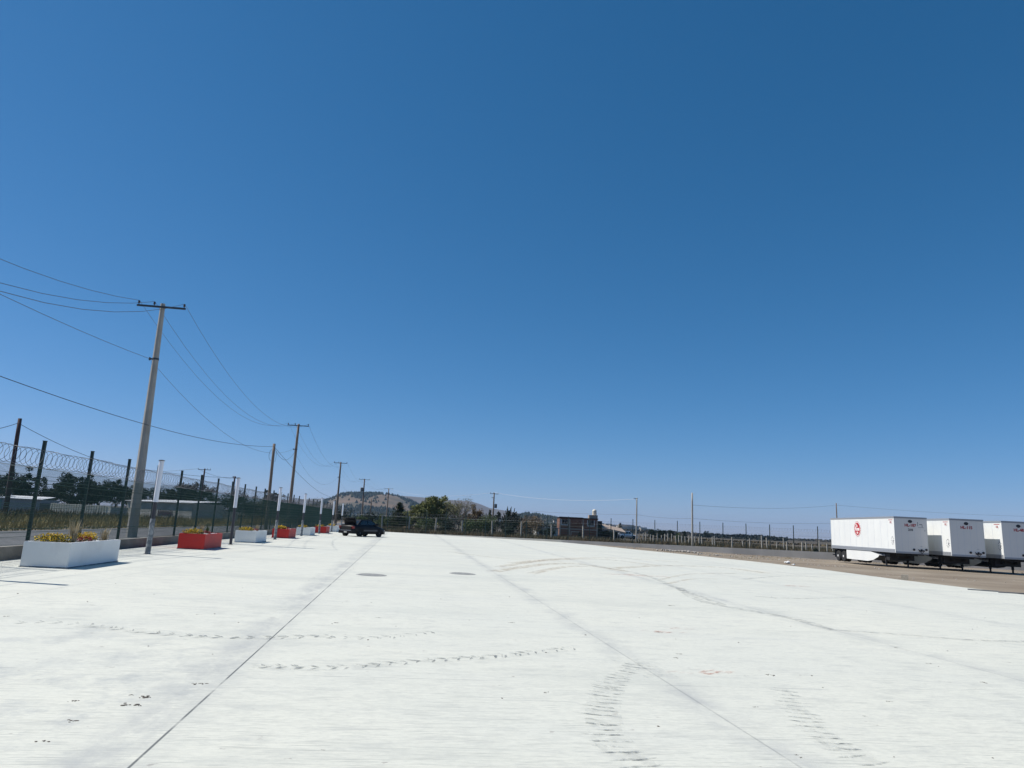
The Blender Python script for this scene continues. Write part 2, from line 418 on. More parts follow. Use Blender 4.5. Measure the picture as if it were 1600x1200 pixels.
def fence(name, A, B, n, post_h, ph, mesh_h, rad, ztops, label, plinth_mat, plinth_w, zfoot, coil_r=.25, coil_pitch=.27, wire_r=.0048, dv=.05):
    """A, B: ends (x, y); ztops(t): height of the plinth top; zfoot(t): plinth foot"""
    A = Vector((*A, 0)); B = Vector((*B, 0)); D = B-A; L = D.length; u = D/L; ang = math.atan2(u.y, u.x)-math.pi/2
    e = empty(name, (A.x, A.y, ztops(0)), ang, label=label, cat='fence')
    def loc(s, z, off=0): return Vector((off, s, z-ztops(0)))
    step = L/n
    bm = nb(); m = 24
    ring = []
    for k in range(m+1):
        s = k*L/m; t = k/m
        ring.append([loc(s, zfoot(t)-.3, -plinth_w/2), loc(s, zfoot(t)-.3, plinth_w/2), loc(s, ztops(t), plinth_w/2), loc(s, ztops(t), -plinth_w/2)])
    loft(bm, ring); build('plinth', bm, plinth_mat, e)
    bm = nb(); box(bm, -.04, .04, -.04, .04, 0, post_h); box(bm, -.048, .048, -.048, .048, post_h, post_h+.015)
    p0 = None
    pm = None
    for k in range(n+1):
        t = k/n
        if p0 is None: p0 = build('post', bm, M_green, e); o = p0
        else: o = p0.copy(); col.objects.link(o)
        o.location = loc(k*step, ztops(t)-.05); o.rotation_euler = (rnd.uniform(-.006, .006), rnd.uniform(-.006, .006), 0)
    bm = panel_mesh(step-.1, mesh_h, wire_r, dv, .2)
    for k in range(n):
        t = (k+.5)/n
        if pm is None: pm = build('mesh_panel', bm, M_wire, e); o = pm
        else: o = pm.copy(); col.objects.link(o)
        z0, z1 = ztops(k/n), ztops((k+1)/n)
        o.location = loc(k*step+.05, z0+.03, .05); o.rotation_euler = (math.atan2(z1-z0, step), 0, 0)
    bm = nb(); c = .03+mesh_h+coil_r+.02
    turns = int(L/coil_pitch); seg = 14; pts = []
    for k in range(turns*seg+1):
        s = k/seg*coil_pitch; a = k*2*math.pi/seg; wob = 1+.06*math.sin(s*1.7)+.04*math.sin(s*5.1)
        lean = .045*math.sin(a)
        pts.append(loc(s+lean, ztops(s/L)+c+math.sin(a)*coil_r*wob+.015*math.sin(s*.9), math.cos(a)*coil_r*wob))
    tube(bm, pts, rad, 3, cap=False)
    build('razor_wire', bm, M_razor, e)
    for zz, mm, rr in ((.03+mesh_h+.01, M_strand, .006), (c+coil_r, M_razor, .005)):
        bm = nb(); pts = []
        for k in range(n*6+1):
            s = k*step/6; sg = .02*math.sin(math.pi*(k % 6)/6)+.012*math.sin(s*.7)
            pts.append(loc(s, ztops(s/L)+zz-sg, .02))
        tube(bm, pts, rr, 3, cap=False); build('tension_wire', bm, mm, e)
    return e
# left fence: posts every 3.03 m, passing Y = 21.4
Y0, NL = 21.4-4*3.03, 28
Y1 = Y0+NL*3.03
fence('mesh_fence', (FX, Y0), (FX, Y1), NL, 2.95, .3, 2.1, .0065,
      lambda t: lot(FX, Y0+(Y1-Y0)*t)+.36, 'dark green mesh fence topped with razor wire along the road behind the planters', M_plinth, .17,
      lambda t: lot(FX, Y0+(Y1-Y0)*t))
# the kerb wall's own sunlit cap comes with the plinth; far fence
FA = Vector((FX, Y1+.2)); FB = Vector((FX, Y1+.2))+Vector((78, -27.3))
def wtop(t): return lerp(-.11, .42, t) 
def lerp(a, b, t): return a+(b-a)*t
def ffoot(t):
    q = FA.lerp(FB, t); return G(q.x, q.y)-.02
fence('mesh_fence', (FA.x, FA.y), (FB.x, FB.y), 32, 2.85, .4, 2.0, .006, lambda t: lerp(-.08, .36, t),
      'thin dark post fence on a low grey wall across the far end of the yard', M_wall2, .22, ffoot, coil_r=.2, coil_pitch=.3, wire_r=.0026, dv=.1)

# ---------------------------------------------------------------- post lamps
M_acryl = mat('opal_acrylic', (.80, .81, .86), .35)
M_lpole = mat('lamp_pole_dark', (.035, .036, .045), .5, (.05, .05, .06), 5)
M_sleeve = mat('lamp_sleeve', (.13, .15, .17), .8, (.36, .37, .37), 7, bump=.3, lo=.45, hi=.62)
M_cap = mat('lamp_cap', (.05, .05, .055), .5)
lampY = [25.3, 35.1, 44.8, 55.0, 65.0, 74.6, 84.0]
lampL = ['nearest tall post lamp with white head and speckled grey foot, beside the concrete utility pole',
         'second post lamp, dark to the ground, right of the first red planter',
         'third post lamp with white head, left of the second red planter',
         'fourth post lamp with white head, right of the second red planter',
         'fifth post lamp, between the third white planter and third red planter',
         'sixth post lamp, right of the last red planter',
         'farthest post lamp, just left of the black car']
def make_lamp(sleeve):
    e = empty('post_lamp', (0, 0, 0))
    if sleeve:
        bm = nb(); lathe(bm, [(.088, 0), (.085, .5), (.082, 1.16), (.05, 1.165)], 16); build('sleeve', bm, M_sleeve, e)
    bm = nb(); lathe(bm, [(.066, 1.13 if sleeve else 0), (.064, 1.72), (.03, 1.722)], 16); build('pole', bm, M_lpole, e, smooth=False)
    bm = nb(); lathe(bm, [(.04, 1.72), (.08, 1.722), (.08, 3.12), (.04, 3.122)], 20); build('lamp_head', bm, M_acryl, e)
    bm = nb(); lathe(bm, [(.1, 3.12), (.1, 3.14), (.02, 3.16)], 20); build('cap', bm, M_cap, e)
    bm = nb(); lathe(bm, [(.12, -.02), (.12, .012), (.05, .014)], 16); build('base_plate', bm, M_cap, e)
    return e
la = make_lamp(True); lb_ = make_lamp(False)
for i, Y in enumerate(lampY):
    src = lb_ if i == 1 else la
    o = src if i in (0, 1) else copy_tree(src)
    X = -8.75 if i == 0 else (-8.5 if i == 1 else -8.3)
    o.location = on_slab(X, Y); o.rotation_euler = (rnd.uniform(-.006, .006), rnd.uniform(-.004, .008), rnd.uniform(0, 3))
    tag(o, lampL[i], 'post lamp', 'post lamps along the planters')
# one more lamp just outside the frame whose shadow falls into view
o = copy_tree(la); o.location = on_slab(-9.0, 15.4)
tag(o, 'post lamp left of the first white planter, only its shadow on the concrete in view', 'post lamp', 'post lamps along the planters')

# ---------------------------------------------------------------- planters
M_pw = mat('planter_white', (.80, .80, .775), .7, (.66, .65, .62), 1.3, bump=.2, bscale=9, lo=.5, hi=.78, detail=10)
M_prd = mat('planter_red', (.54, .024, .018), .6, (.40, .03, .028), 1.6, bump=.2, bscale=9, lo=.5, hi=.75, detail=10)
M_soil = mat('soil', (.06, .045, .03), .95, (.1, .08, .06), 9, bump=.5)
M_peb = mat('white_pebble', (.62, .62, .60), .8, (.8, .8, .78), 9)
M_yel = mat('yellow_petals', (.80, .50, .004), .7, (.62, .44, .01), 30)
M_redf = mat('red_petals', (.22, .012, .03), .7, (.32, .03, .04), 20)
M_leaf = mat('plant_leaf', (.035, .07, .02), .7, (.09, .12, .03), 8)
M_dryg = mat('dry_blades', (.42, .34, .20), .85, (.55, .46, .30), 10)
def leaf(bm, c, s, rr, up=0.):
    n = Vector((rr.gauss(0, 1), rr.gauss(0, 1), rr.gauss(0, 1)+up)).normalized()
    a = n.orthogonal().normalized(); a = Matrix.Rotation(rr.uniform(0, 6.3), 3, n) @ a; b_ = n.cross(a)
    face(bm, [c-a*s, c-b_*s*.55, c+a*s, c+b_*s*.6])
def blob(bm, c, rad, n, s, rr, shell=.55, up=.5):
    for k in range(n):
        d = Vector((rr.gauss(0, 1), rr.gauss(0, 1), rr.gauss(0, 1))).normalized()*(shell+(1-shell)*rr.random())
        q = Vector(c)+Vector((d.x*rad[0], d.y*rad[1], d.z*rad[2]))
        leaf(bm, q, s*rr.uniform(.6, 1.3), rr, up)
PL = [(18.4, 2.9, 'w'), (29.4, 2.5, 'r'), (38.2, 2.7, 'w'), (47.6, 2.6, 'r'), (56.8, 2.7, 'w'), (66.5, 2.5, 'r'), (75.5, 2.7, 'w')]
plab = ['large white planter box nearest the camera, beside the left fence', 'first red planter box from the camera, between the first two post lamps',
        'second white planter box from the camera', 'second red planter box from the camera', 'third white planter box, small in the distance',
        'third red planter box, farthest of the red ones', 'farthest white planter box, partly behind the black car']
short = ['nearest white planter', 'nearest red planter', 'second white planter', 'second red planter', 'third white planter', 'farthest red planter', 'farthest white planter']
def ang_box(bm, W, L, H, t):
    # open tray with a slight taper
    def rg(w_, l_, z): return [Vector((-w_, 0+(L/2-l_), z)), Vector((w_, L/2-l_, z)), Vector((w_, L/2+l_, z)), Vector((-w_, L/2+l_, z))]
    a = [bm.verts.new(q) for q in rg(W/2, L/2, 0)]; b_ = [bm.verts.new(q) for q in rg(W/2, L/2, H)]
    c = [bm.verts.new(q) for q in rg(W/2-t, L/2-t, H)]; d = [bm.verts.new(q) for q in rg(W/2-t, L/2-t, H-.12)]
    for r0, r1 in ((a, b_), (b_, c), (c, d)):
        for k in range(4): bm.faces.new((r0[k], r0[(k+1) % 4], r1[(k+1) % 4], r1[k]))
    bm.faces.new(a[::-1])
    bmesh.ops.bevel(bm, geom=[e for e in bm.edges if abs(e.verts[0].co.z-e.verts[1].co.z) > .3 or (e.verts[0].co.z > H-.01 and e.verts[1].co.z > H-.01)], offset=.012, segments=2, affect='EDGES')
for i, (Y, L, cc) in enumerate(PL):
    rr = random.Random(40+i)
    W = 1.06; X = -8.66+.05*min(i, 5)
    if i == 1: W = 1.0
    e = empty('planter', on_slab(X, Y), R(rr.uniform(-.7, .7)), label=plab[i], cat='planter', group='planter boxes along the fence')
    bm = nb(); ang_box(bm, W, L, .6, .07); build('box', bm, M_pw if cc == 'w' else M_prd, e)
    bm = nb(); box(bm, -W/2-.012, W/2+.012, -.012, L+.012, 0, .025); build('base_joint', bm, M_sleeve, e)
    bm = nb(); m_ = 8
    vs = [[bm.verts.new((-W/2+.075+(W-.15)*a/m_, .075+(L-.15)*b_/14, .52+rr.uniform(-.015, .02))) for a in range(m_+1)] for b_ in range(15)]
    for b_ in range(14):
        for a in range(m_): bm.faces.new((vs[b_][a], vs[b_][a+1], vs[b_+1][a+1], vs[b_+1][a]))
    build('soil', bm, M_soil, e)
    bm = nb()
    for k in range(90 if i < 3 else 40):
        rock(bm, Vector((rr.uniform(-.42, .42), rr.uniform(L*.35, L-.15), .55+rr.uniform(0, .03))), rr.uniform(.025, .05), rr, .8)
    build('pebbles', bm, M_peb, e, kind='stuff')
    def W3(x, y_, z): 
        q = on_slab(X+x, Y+y_); q.z += z; return q
    # yellow flower bush
    f = empty('flower_bush', W3(-.12, .5, .52), label='low bush of yellow flowers in the '+short[i], cat='flower bush', group='yellow flower bushes in the planters')
    bm = nb(); blob(bm, (0, 0, .10), (.39, .45, .16), 800 if i < 4 else 160, .022 if i < 3 else .035, rr); build('leaves', bm, M_leaf, f)
    bm = nb(); blob(bm, (0, 0, .15), (.40, .46, .15), 950 if i < 4 else 300, .020 if i < 3 else .034, rr, .25, .6); build('flowers', bm, M_yel, f)
    if i == 0:
        f2 = empty('flower_bush', W3(-.05, 2.15, .52), label='smaller yellow flower bush at the far end of the nearest white planter', cat='flower bush', group='yellow flower bushes in the planters')
        bm = nb(); blob(bm, (0, 0, .08), (.28, .25, .1), 300, .022, rr); build('leaves', bm, M_leaf, f2)
        bm = nb(); blob(bm, (0, 0, .16), (.3, .27, .14), 750, .02, rr, .25, .6); build('flowers', bm, M_yel, f2)
    if i < 4:
        f = empty('red_flower', W3(.12, L*.58, .52), label='dark red flowering plant in the '+short[i], cat='flower', group='red flowers in the planters')
        bm = nb(); blob(bm, (0, 0, .09), (.2, .2, .1), 260, .022, rr, .6, 1.); build('flowers', bm, M_redf, f)
        bm = nb(); blob(bm, (0, 0, .04), (.2, .2, .06), 120, .025, rr); build('leaves', bm, M_leaf, f)
    tl = {0: [(0, 1.25, .62, 'tall dry grass tuft in the middle of the nearest white planter'), (.25, 2.5, .42, 'short dry grass tuft at the far end of the nearest white planter')],
          1: [(0, 1.15, .45, 'dry grass tuft between the flowers of the nearest red planter'), (0, 2.0, .4, 'green spiky tuft at the far end of the nearest red planter')],
          2: [(.1, 2.1, .4, 'thin tuft at the far end of the second white planter')], 6: [(.1, 1.4, .4, 'yellowish tuft in the farthest white planter')]}.get(i, [])
    for (tx, ty, th, tlab) in tl:
        bm = nb()
        for k in range(70):
            a = rr.uniform(0, 6.3); ln = th*rr.uniform(.5, 1.1); sp = rr.uniform(.05, .38)*ln
            b0 = Vector((rr.gauss(0, .04), rr.gauss(0, .04), 0)); d = Vector((math.cos(a), math.sin(a), 0)); s_ = Vector((-d.y, d.x, 0))*.006
            mid = b0+d*sp*.4+Vector((0, 0, ln*.6)); tip = b0+d*sp+Vector((0, 0, ln))
            face(bm, [b0-s_, b0+s_, mid+s_, mid-s_]); face(bm, [mid-s_*1.4, mid+s_*1.4, tip])
        build('grass_tuft', bm, M_leaf if 'green' in tlab else M_dryg, None, label=tlab, cat='grass tuft', group='grass tufts in the planters').location = W3(tx, ty, .52)

# ---------------------------------------------------------------- utility poles and lines
M_cpole = mat('pole_concrete', (.33, .31, .27), .9, (.42, .40, .36), 1.2, bump=.25, bscale=15)
M_wpole = mat('pole_wood', (.16, .12, .09), .9, (.24, .19, .15), 2, bump=.3, stretch=(6, 6, .6))
M_dpole = mat('pole_dark_wood', (.055, .035, .035), .9, (.09, .05, .045), 2, bump=.3, stretch=(6, 6, .6))
M_arm = mat('crossarm_steel', (.045, .055, .07), .6)
M_ins = mat('insulator', (.06, .05, .055), .35)
M_trans = mat('transformer_grey', (.12, .13, .14), .6)
def pole(name, base, H, r0, r1, m, lean=(0, 0), arm=None, label='', bracket=None, ins=(-1.12, -.36, 1.12), octo=False, extras=(), group='utility poles', insh=.26):
    b_ = Vector(base); e = empty(name, b_, label=label, cat='utility pole', group=group)
    tipv = Vector((lean[0], lean[1], H))
    bm = nb(); n = 6
    tube(bm, [Vector((lean[0]*k/n, lean[1]*k/n, H*k/n-(.3 if k == 0 else 0))) for k in range(n+1)], [r0+(r1-r0)*k/n for k in range(n+1)], 8 if octo else 12, twist=R(22.5))
    build('shaft', bm, m, e, smooth=not octo)
    tops = {}
    if arm:
        zc = H-.22; bm = nb(); c = tipv*(zc/H)
        box(bm, c.x-arm/2, c.x+arm/2, c.y-r1-.09, c.y-r1-.005, zc-.045, zc+.045)
        ca = build('crossarm', bm, M_arm, e)
        for k, dx in enumerate(ins):
            bm = nb(); x = c.x+dx*arm/2.4; yy = c.y-r1-.05
            lathe(bm, [(.02, zc+.045), (.02, zc+.1), (.05, zc+.11), (.06, zc+.15), (.035, zc+.16), (.055, zc+.18), (.05, zc+insh-.02), (.02, zc+insh)], 10, Matrix.Translation((x, yy, 0)))
            build('insulator', bm, M_ins, ca)
            tops[k] = b_+Vector((x, yy, zc+insh))
    if bracket:
        zc = bracket; c = tipv*(zc/H); rr_ = r0+(r1-r0)*zc/H
        bm = nb(); lathe(bm, [(rr_+.015, zc-.05), (rr_+.02, zc), (rr_+.015, zc+.05)], 12, Matrix.Translation((c.x, c.y, 0)))
        box(bm, c.x-rr_-.16, c.x-rr_, c.y-.03, c.y+.03, zc-.04, zc+.04); lathe(bm, [(.04, zc-.08), (.045, zc), (.04, zc+.08)], 8, Matrix.Translation((c.x-rr_-.14, c.y, 0)))
        build('bracket', bm, M_arm, e); tops['n'] = b_+Vector((c.x-rr_-.14, c.y, zc))
    for kind_, zc in extras:
        c = tipv*(zc/H); bm = nb()
        if kind_ == 'transformer':
            lathe(bm, [(.2, zc-.45), (.26, zc-.43), (.27, zc+.3), (.2, zc+.36), (.05, zc+.38)], 14, Matrix.Translation((c.x+r0+.25, c.y, 0)))
            build('transformer', bm, M_trans, e)
        if kind_ == 'transformer_left':
            lathe(bm, [(.3, zc-.6), (.36, zc-.55), (.37, zc+.5), (.2, zc+.6), (.05, zc+.62)], 14, Matrix.Translation((c.x-r0-.3, c.y, 0)))
            build('transformer', bm, M_trans, e)
        if kind_ == 'loop':
            pts = [Vector((c.x-.12-.22*math.sin(a), c.y-.1, zc-.5+.5*math.cos(a))) for a in [k*math.pi/10 for k in range(11)]]
            tube(bm, pts, .015, 5); pts = [Vector((c.x+.2+.1*math.sin(a), c.y-.1, zc-.6+.5*math.cos(a))) for a in [k*math.pi/8 for k in range(9)]]
            tube(bm, pts, .012, 5); build('cable_loop', bm, M_arm, e)
        if kind_ == 'short_arm':
            box(bm, c.x-.55, c.x+.1, c.y-r0-.06, c.y-r0, zc-.035, zc+.035); tube(bm, [(c.x-.3, c.y-r0-.03, zc), (c.x, c.y-r0-.03, zc-.5)], .02, 5); build('short_arm', bm, M_arm, e)
        if kind_ == 'head':
            box(bm, c.x-.3, c.x+.3, c.y-.25, c.y-.15, zc-.3, zc-.2); lathe(bm, [(.09, zc-.2), (.12, zc-.1), (.07, zc+.1)], 8, Matrix.Translation((c.x-.28, c.y-.2, 0)))
            lathe(bm, [(.09, zc-.35), (.12, zc-.2), (.07, zc+.02)], 8, Matrix.Translation((c.x+.24, c.y-.2, 0))); build('pole_hardware', bm, M_arm, e)
    return tops
def gl(px, Y, py=800):
    q = at(px, py, Y); return (q.x, Y, G(q.x, Y)-.02)
T = []
T.append(pole('utility_pole', (-14.0, -9, 0), 12.1, .25, .12, M_cpole, arm=2.4, label='concrete utility pole behind the viewpoint carrying the road power line', bracket=9.1, octo=True))
T.append(pole('utility_pole', (-13.73, 37.2, 0), 12.15, .26, .115, M_cpole, lean=(-.2, 0), arm=2.42, label='tall pale concrete utility pole nearest the camera beyond the left fence', bracket=9.15, octo=True))
T.append(pole('utility_pole', (-14.3, 84, 0), 12.1, .21, .13, M_wpole, lean=(-.02, 0), arm=2.45, label='second utility pole with crossarm along the road, weathered wood', bracket=9.1))
q3 = at(531, 730, 137)
T.append(pole('utility_pole', (q3.x+.2, 137, 0), 11.9, .24, .14, M_wpole, lean=(-.1, 0), arm=2.5, label='third crossarm pole along the road, in front of the tan hill', bracket=9))
q4 = at(568, 760, 198); q5 = at(607, 770, 250)
T.append(pole('utility_pole', (q4.x+.3, 198, 0), 12.2, .26, .16, M_wpole, lean=(-.2, 0), arm=2.9, label='fourth crossarm pole with a transformer, above the black car', bracket=9, extras=(('transformer_left', 9.2),)))
T.append(pole('utility_pole', (q5.x, 250, 0), 12.2, .26, .16, M_wpole, arm=3.0, label='farthest crossarm pole on the road line, left of the lone dark pine', bracket=9))
pl1 = pole('utility_pole', (-13.05, 65.7, 0), 7.85, .15, .12, M_wpole, lean=(-.12, 0), label='shorter bare wooden pole with hanging cable loops, left of the second crossarm pole', extras=(('loop', 7.3),))
dp = pole('utility_pole', (-41.4, 78.4, 0), 10.1, .24, .18, M_dpole, lean=(-.3, 0), label='dark reddish wooden pole across the road at the left edge', group='utility poles')
dq = at(317.5, 732, 137); pole('utility_pole', (dq.x+.3, 137, 0), dq.z, .22, .13, M_dpole, arm=2.3, ins=(-1.1, .55, 1.1), label='dark far pole with crossarm rising behind the left fence after the first red planter')
dq2 = at(364.7, 744, 150); pole('utility_pole', (dq2.x+.3, 150, 0), dq2.z, .2, .15, M_dpole, label='dark far pole without crossarm just left of the second post lamp', extras=(('head', dq2.z-.1),))
q6 = at(580.7, 779, 180); pole('utility_pole', (q6.x, 180, 0), q6.z, .2, .13, M_wpole, label='short plain wooden pole right of the transformer pole, over the car roof')
# right hand side poles
gp = at(773, 770, 140); T7 = pole('utility_pole', (gp.x-.1, 140, G(gp.x, 140)), gp.z-G(gp.x, 140), .19, .12, M_wpole, arm=1.7, ins=(-1.1, -.2, 1.1), label='slim pole with small crossarm and transformer, left of the round dark tree', extras=(('transformer', 5.6), ('short_arm', 7.2)))
gp2 = at(995, 779, 105); T8 = pole('utility_pole', (gp2.x, 105, G(gp2.x, 105)), gp2.z-G(gp2.x, 105)+.1, .13, .09, M_cpole, label='slim grey pole with a short arm, right of the white parked vehicle', extras=(('short_arm', gp2.z-G(gp2.x, 105)),))
gp3 = at(1081.5, 770, 92); T9 = pole('utility_pole', (gp3.x, 92, G(gp3.x, 92)), gp3.z-G(gp3.x, 92), .15, .10, M_cpole, label='plain grey pole alone in the field, middle of the right half')
gp4 = at(1306.5, 786, 130); T10 = pole('utility_pole', (gp4.x, 130, G(gp4.x, 130)), gp4.z-G(gp4.x, 130), .14, .09, M_wpole, label='thin pole showing above the rear of the first trailer', extras=(('short_arm', 6.5),))
M_cable = mat('line_wire', (.10, .095, .09), .6); M_cabd = mat('black_cable', (.02, .02, .022), .6); M_cabw = mat('bright_line', (.75, .77, .8), .35, metal=.2)
def line(label, pts, sags, rr, m=M_cable, group='overhead lines', seg=18):
    bm = nb(); P = []
    for (a, b_), s in zip(zip(pts, pts[1:]), sags):
        a, b_ = Vector(a), Vector(b_)
        for k in range(seg):
            t = k/seg; q = a.lerp(b_, t); q.z -= s*4*t*(1-t); P.append(q)
    P.append(Vector(pts[-1])); tube(bm, P, rr, 4, cap=False)
    return build('overhead_line', bm, m, None, label=label, cat='power line', group=group)
nm = {0: 'left conductor of the road power line, tied to the crossarms', 1: 'middle conductor of the road power line, tied to the crossarms', 2: 'right conductor of the road power line, tied to the crossarms', 'n': 'lower neutral wire of the road power line, tied below the crossarms'}
for k in (0, 1, 2, 'n'):
    pts = [t_[k] for t_ in T]
    sg = {0: 3.0, 1: 4.3, 2: 5.0, 'n': 1.0}[k]
    line(nm[k], pts, [sg, 2.5 if k != 'n' else 2.1, 2.6, 2.2, 1.6], .010)
wp = Vector((-13.15, 65.6, 7.6)); 
line('black cable sagging from the left edge of the sky to the bare wooden pole', [(-14.6, -12, 8.2), wp], [2.3], .013, M_cabd, seg=40)
line('black service cable dropping from the bare wooden pole towards the hill', [wp, at(516, 776, 170)], [.9], .022, M_cabd)
line('short slack cable between the bare wooden pole and the second crossarm pole', [wp, Vector((-14.3, 83.9, 9.0))], [1.2], .015, M_cabd)
line('dark cable running both ways from the dark reddish pole', [at(-160, 668, 60), Vector((-41.75, 78.3, 9.6)), at(240, 735, 137), Vector((dq2.x, 150, dq2.z-.3))], [.8, 1.2, .3], .028, M_cabd)
line('thin far wire meeting the dark crossarm pole behind the left fence', [at(120, 738, 137), Vector((dq.x-1, 137, dq.z-.1)), at(365, 748, 150)], [.4, .4], .02)
line('bright glinting wire running right through the slim transformer pole', [T[5][1], Vector((gp.x-.2, 139.8, gp.z+.05)), Vector((gp2.x-.4, 105, gp2.z-.1))], [1.6, .75], .016, M_cabw)
line('upper thin wire crossing the right part of the sky', [Vector((gp3.x, 92, at(1081, 789, 92).z)), Vector((gp4.x, 130, gp4.z-.4)), at(1700, 808, 140)], [.55, .6], .014)
line('lower thin wire crossing the right part of the sky', [at(820, 798, 118), Vector((gp2.x, 105, at(995, 804, 105).z)), Vector((gp3.x, 92, at(1081, 810, 92).z)), at(1320, 817, 110), at(1700, 832, 120)], [.15, .2, .35, .3], .012)

# ---------------------------------------------------------------- semi trailers
M_tw = mat('trailer_white', (.76, .77, .74), .45, (.72, .73, .71), .8, spec=.4)
M_tf = mat('trailer_front', (.84, .82, .77), .5, (.80, .79, .75), .6)
M_rail = mat('trailer_rail', (.36, .38, .41), .45, metal=.35)
M_trl = mat('trailer_dark_steel', (.02, .02, .022), .7)
M_tyrb = mat('tyre_rubber', (.018, .018, .018), .85)
M_rim = mat('rim_white', (.72, .72, .70), .5)
M_tred = mat('lettering_red', (.42, .012, .02), .6)
M_blk = mat('black_mark', (.015, .015, .02), .6)
M_gmark = mat('grey_mark', (.17, .18, .2), .7)
M_seam = mat('panel_seam', (.69, .71, .72), .5)
M_lwhite = mat('logo_white', (.85, .82, .80), .6)
M_skirt_g = mat('skirt_grey', (.34, .35, .36), .7)
LT = 12.9; WT = 2.6; ZF, ZT = 1.18, 4.10     # floor and roof heights
def wheel(name, parent, x, y_, rad, w_, rim=M_rim, side=-1):
    # axle along x; side: which face carries the visible rim
    Mx = Matrix.Translation((x, y_, rad)) @ Matrix.Rotation(R(90), 4, 'Y')
    wv = bpy.data.objects.new(name, None); col.objects.link(wv); wv.parent = parent
    bm = nb(); lathe(bm, [(rad*.58, -w_/2), (rad*.93, -w_/2), (rad, -w_/2+.04), (rad, w_/2-.04), (rad*.93, w_/2), (rad*.58, w_/2)], 28, Mx); build('tyre', bm, M_tyrb, wv)
    bm = nb(); s = side; a = w_/2
    prof = [(rad*.57, s*(a-.02)), (rad*.55, s*(a-.01)), (rad*.5, s*(a-.07)), (rad*.22, s*(a-.05)), (rad*.2, s*(a+.02)), (.01, s*(a+.03))]
    lathe(bm, prof, 24, Mx); build('rim', bm, rim, wv)
    return wv
def make_trailer(code, extra, label, X, Y, rz, logo=False):
    """origin at front left bottom (left as seen from the camera), +y to the rear"""
    e = empty('semi_trailer', (X, Y, G(X, Y)+.0), rz, label=label, cat='trailer', group='white semi trailers parked in a row')
    bm = nb(); box(bm, .012, WT-.012, .012, LT-.012, ZF+.02, ZT-.03); 
    body = build('cargo_box', bm, M_tw, e)
    for s in (0.004, WT-.012+.002):
        bm = nb()
        x0, x1 = (.004, .0115) if s < 1 else (WT-.0115, WT-.004)
        k = 1
        while k*1.215 < LT-.3:
            box(bm, x0, x1, k*1.215-.03, k*1.215+.03, ZF+.3, ZT-.14); k += 1
        build('panel_seam', bm, M_seam, body)
    bm = nb(); box(bm, .05, WT-.05, -.004, .0115, ZF+.12, ZT-.14); build('front_wall', bm, M_tf, e)
    bm = nb()
    for k in range(1, 5): box(bm, .05+k*.5-.008, .05+k*.5+.008, -.006, -.0045, ZF+.15, ZT-.16)
    build('front_seam', bm, M_seam, e)
    for x0 in (-.01, WT-.06):
        bm = nb(); box(bm, x0, x0+.07, -.015, .07, ZF+.0, ZT-.02); bmesh.ops.bevel(bm, geom=list(bm.edges), offset=.012, segments=2, affect='EDGES'); build('corner_post', bm, M_tw, e)
    bm = nb(); box(bm, -.02, WT+.02, -.02, LT+.01, ZT-.13, ZT-.0); build('top_rail', bm, M_rail, e)
    bm = nb(); box(bm, -.015, .0, .08, LT, ZF-.0, ZF+.29); box(bm, WT, WT+.015, .08, LT, ZF, ZF+.29)
    rl = build('side_rail', bm, M_rail, e)
    bm = nb(); k = 0
    while k*.3 < LT-.4: box(bm, -.02, -.016, .25+k*.3, .25+k*.3+.05, ZF+.12, ZF+.15); k += 1
    build('rivets', bm, M_trl, rl)
    bm = nb(); box(bm, 0, WT, -.02, .0, ZF-.02, ZF+.12); build('front_sill', bm, M_rail, e)
    # rear frame and doors
    bm = nb(); box(bm, 0.0, WT, LT, LT+.05, ZF-.08, ZT-.14); build('rear_door', bm, M_tw, e)
    # underside
    bm = nb(); box(bm, .08, WT-.08, .08, LT-.05, ZF-.06, ZF+.015)
    for yy in [.5+k*.6 for k in range(20)]: box(bm, .1, WT-.1, yy, yy+.06, ZF-.14, ZF-.06)
    box(bm, .75, .87, 1.2, LT-.2, ZF-.42, ZF-.14); box(bm, WT-.87, WT-.75, 1.2, LT-.2, ZF-.42, ZF-.14)
    box(bm, .7, WT-.7, .35, 1.5, ZF-.2, ZF-.141)
    build('chassis', bm, M_trl, e)
    # landing gear
    for x in (.42, WT-.42):
        bm = nb(); box(bm, x-.07, x+.07, 2.5, 2.64, .28, ZF-.14); box(bm, x-.05, x+.05, 2.52, 2.62, .03, .28); box(bm, x-.16, x+.16, 2.42, 2.72, 0, .035)
        tube(bm, [(x, 2.6, .45), (x+(.25 if x < 1 else -.25), 3.4, ZF-.15)], .03, 5); build('landing_gear', bm, M_trl, e)
    bm = nb(); box(bm, .49, WT-.49, 2.53, 2.6, .6, .68); box(bm, .3, WT-.3, 1.7, 2.3, .55, ZF-.15); build('cross_brace', bm, M_trl, e)
    # tandem wheels
    for yy in (LT-1.35, LT-2.6):
        for x, s in ((.17, -1), (WT-.17, 1)): wheel('wheel', e, x, yy, .5, .26, side=s)
        for x, s in ((.5, -1), (WT-.5, 1)): wheel('wheel', e, x, yy, .5, .24, rim=M_trl, side=s)
        bm = nb(); tube(bm, [(.2, yy, .5), (WT-.2, yy, .5)], .07, 8); box(bm, .65, .95, yy-.5, yy+.5, .5, ZF-.3); box(bm, WT-.95, WT-.65, yy-.5, yy+.5, .5, ZF-.3); build('axle', bm, M_trl, e)
    for x in (.05, WT-.55):
        bm = nb(); box(bm, x, x+.5, LT-.6, LT-.585, .35, ZF-.1); build('mud_flap', bm, M_trl, e)
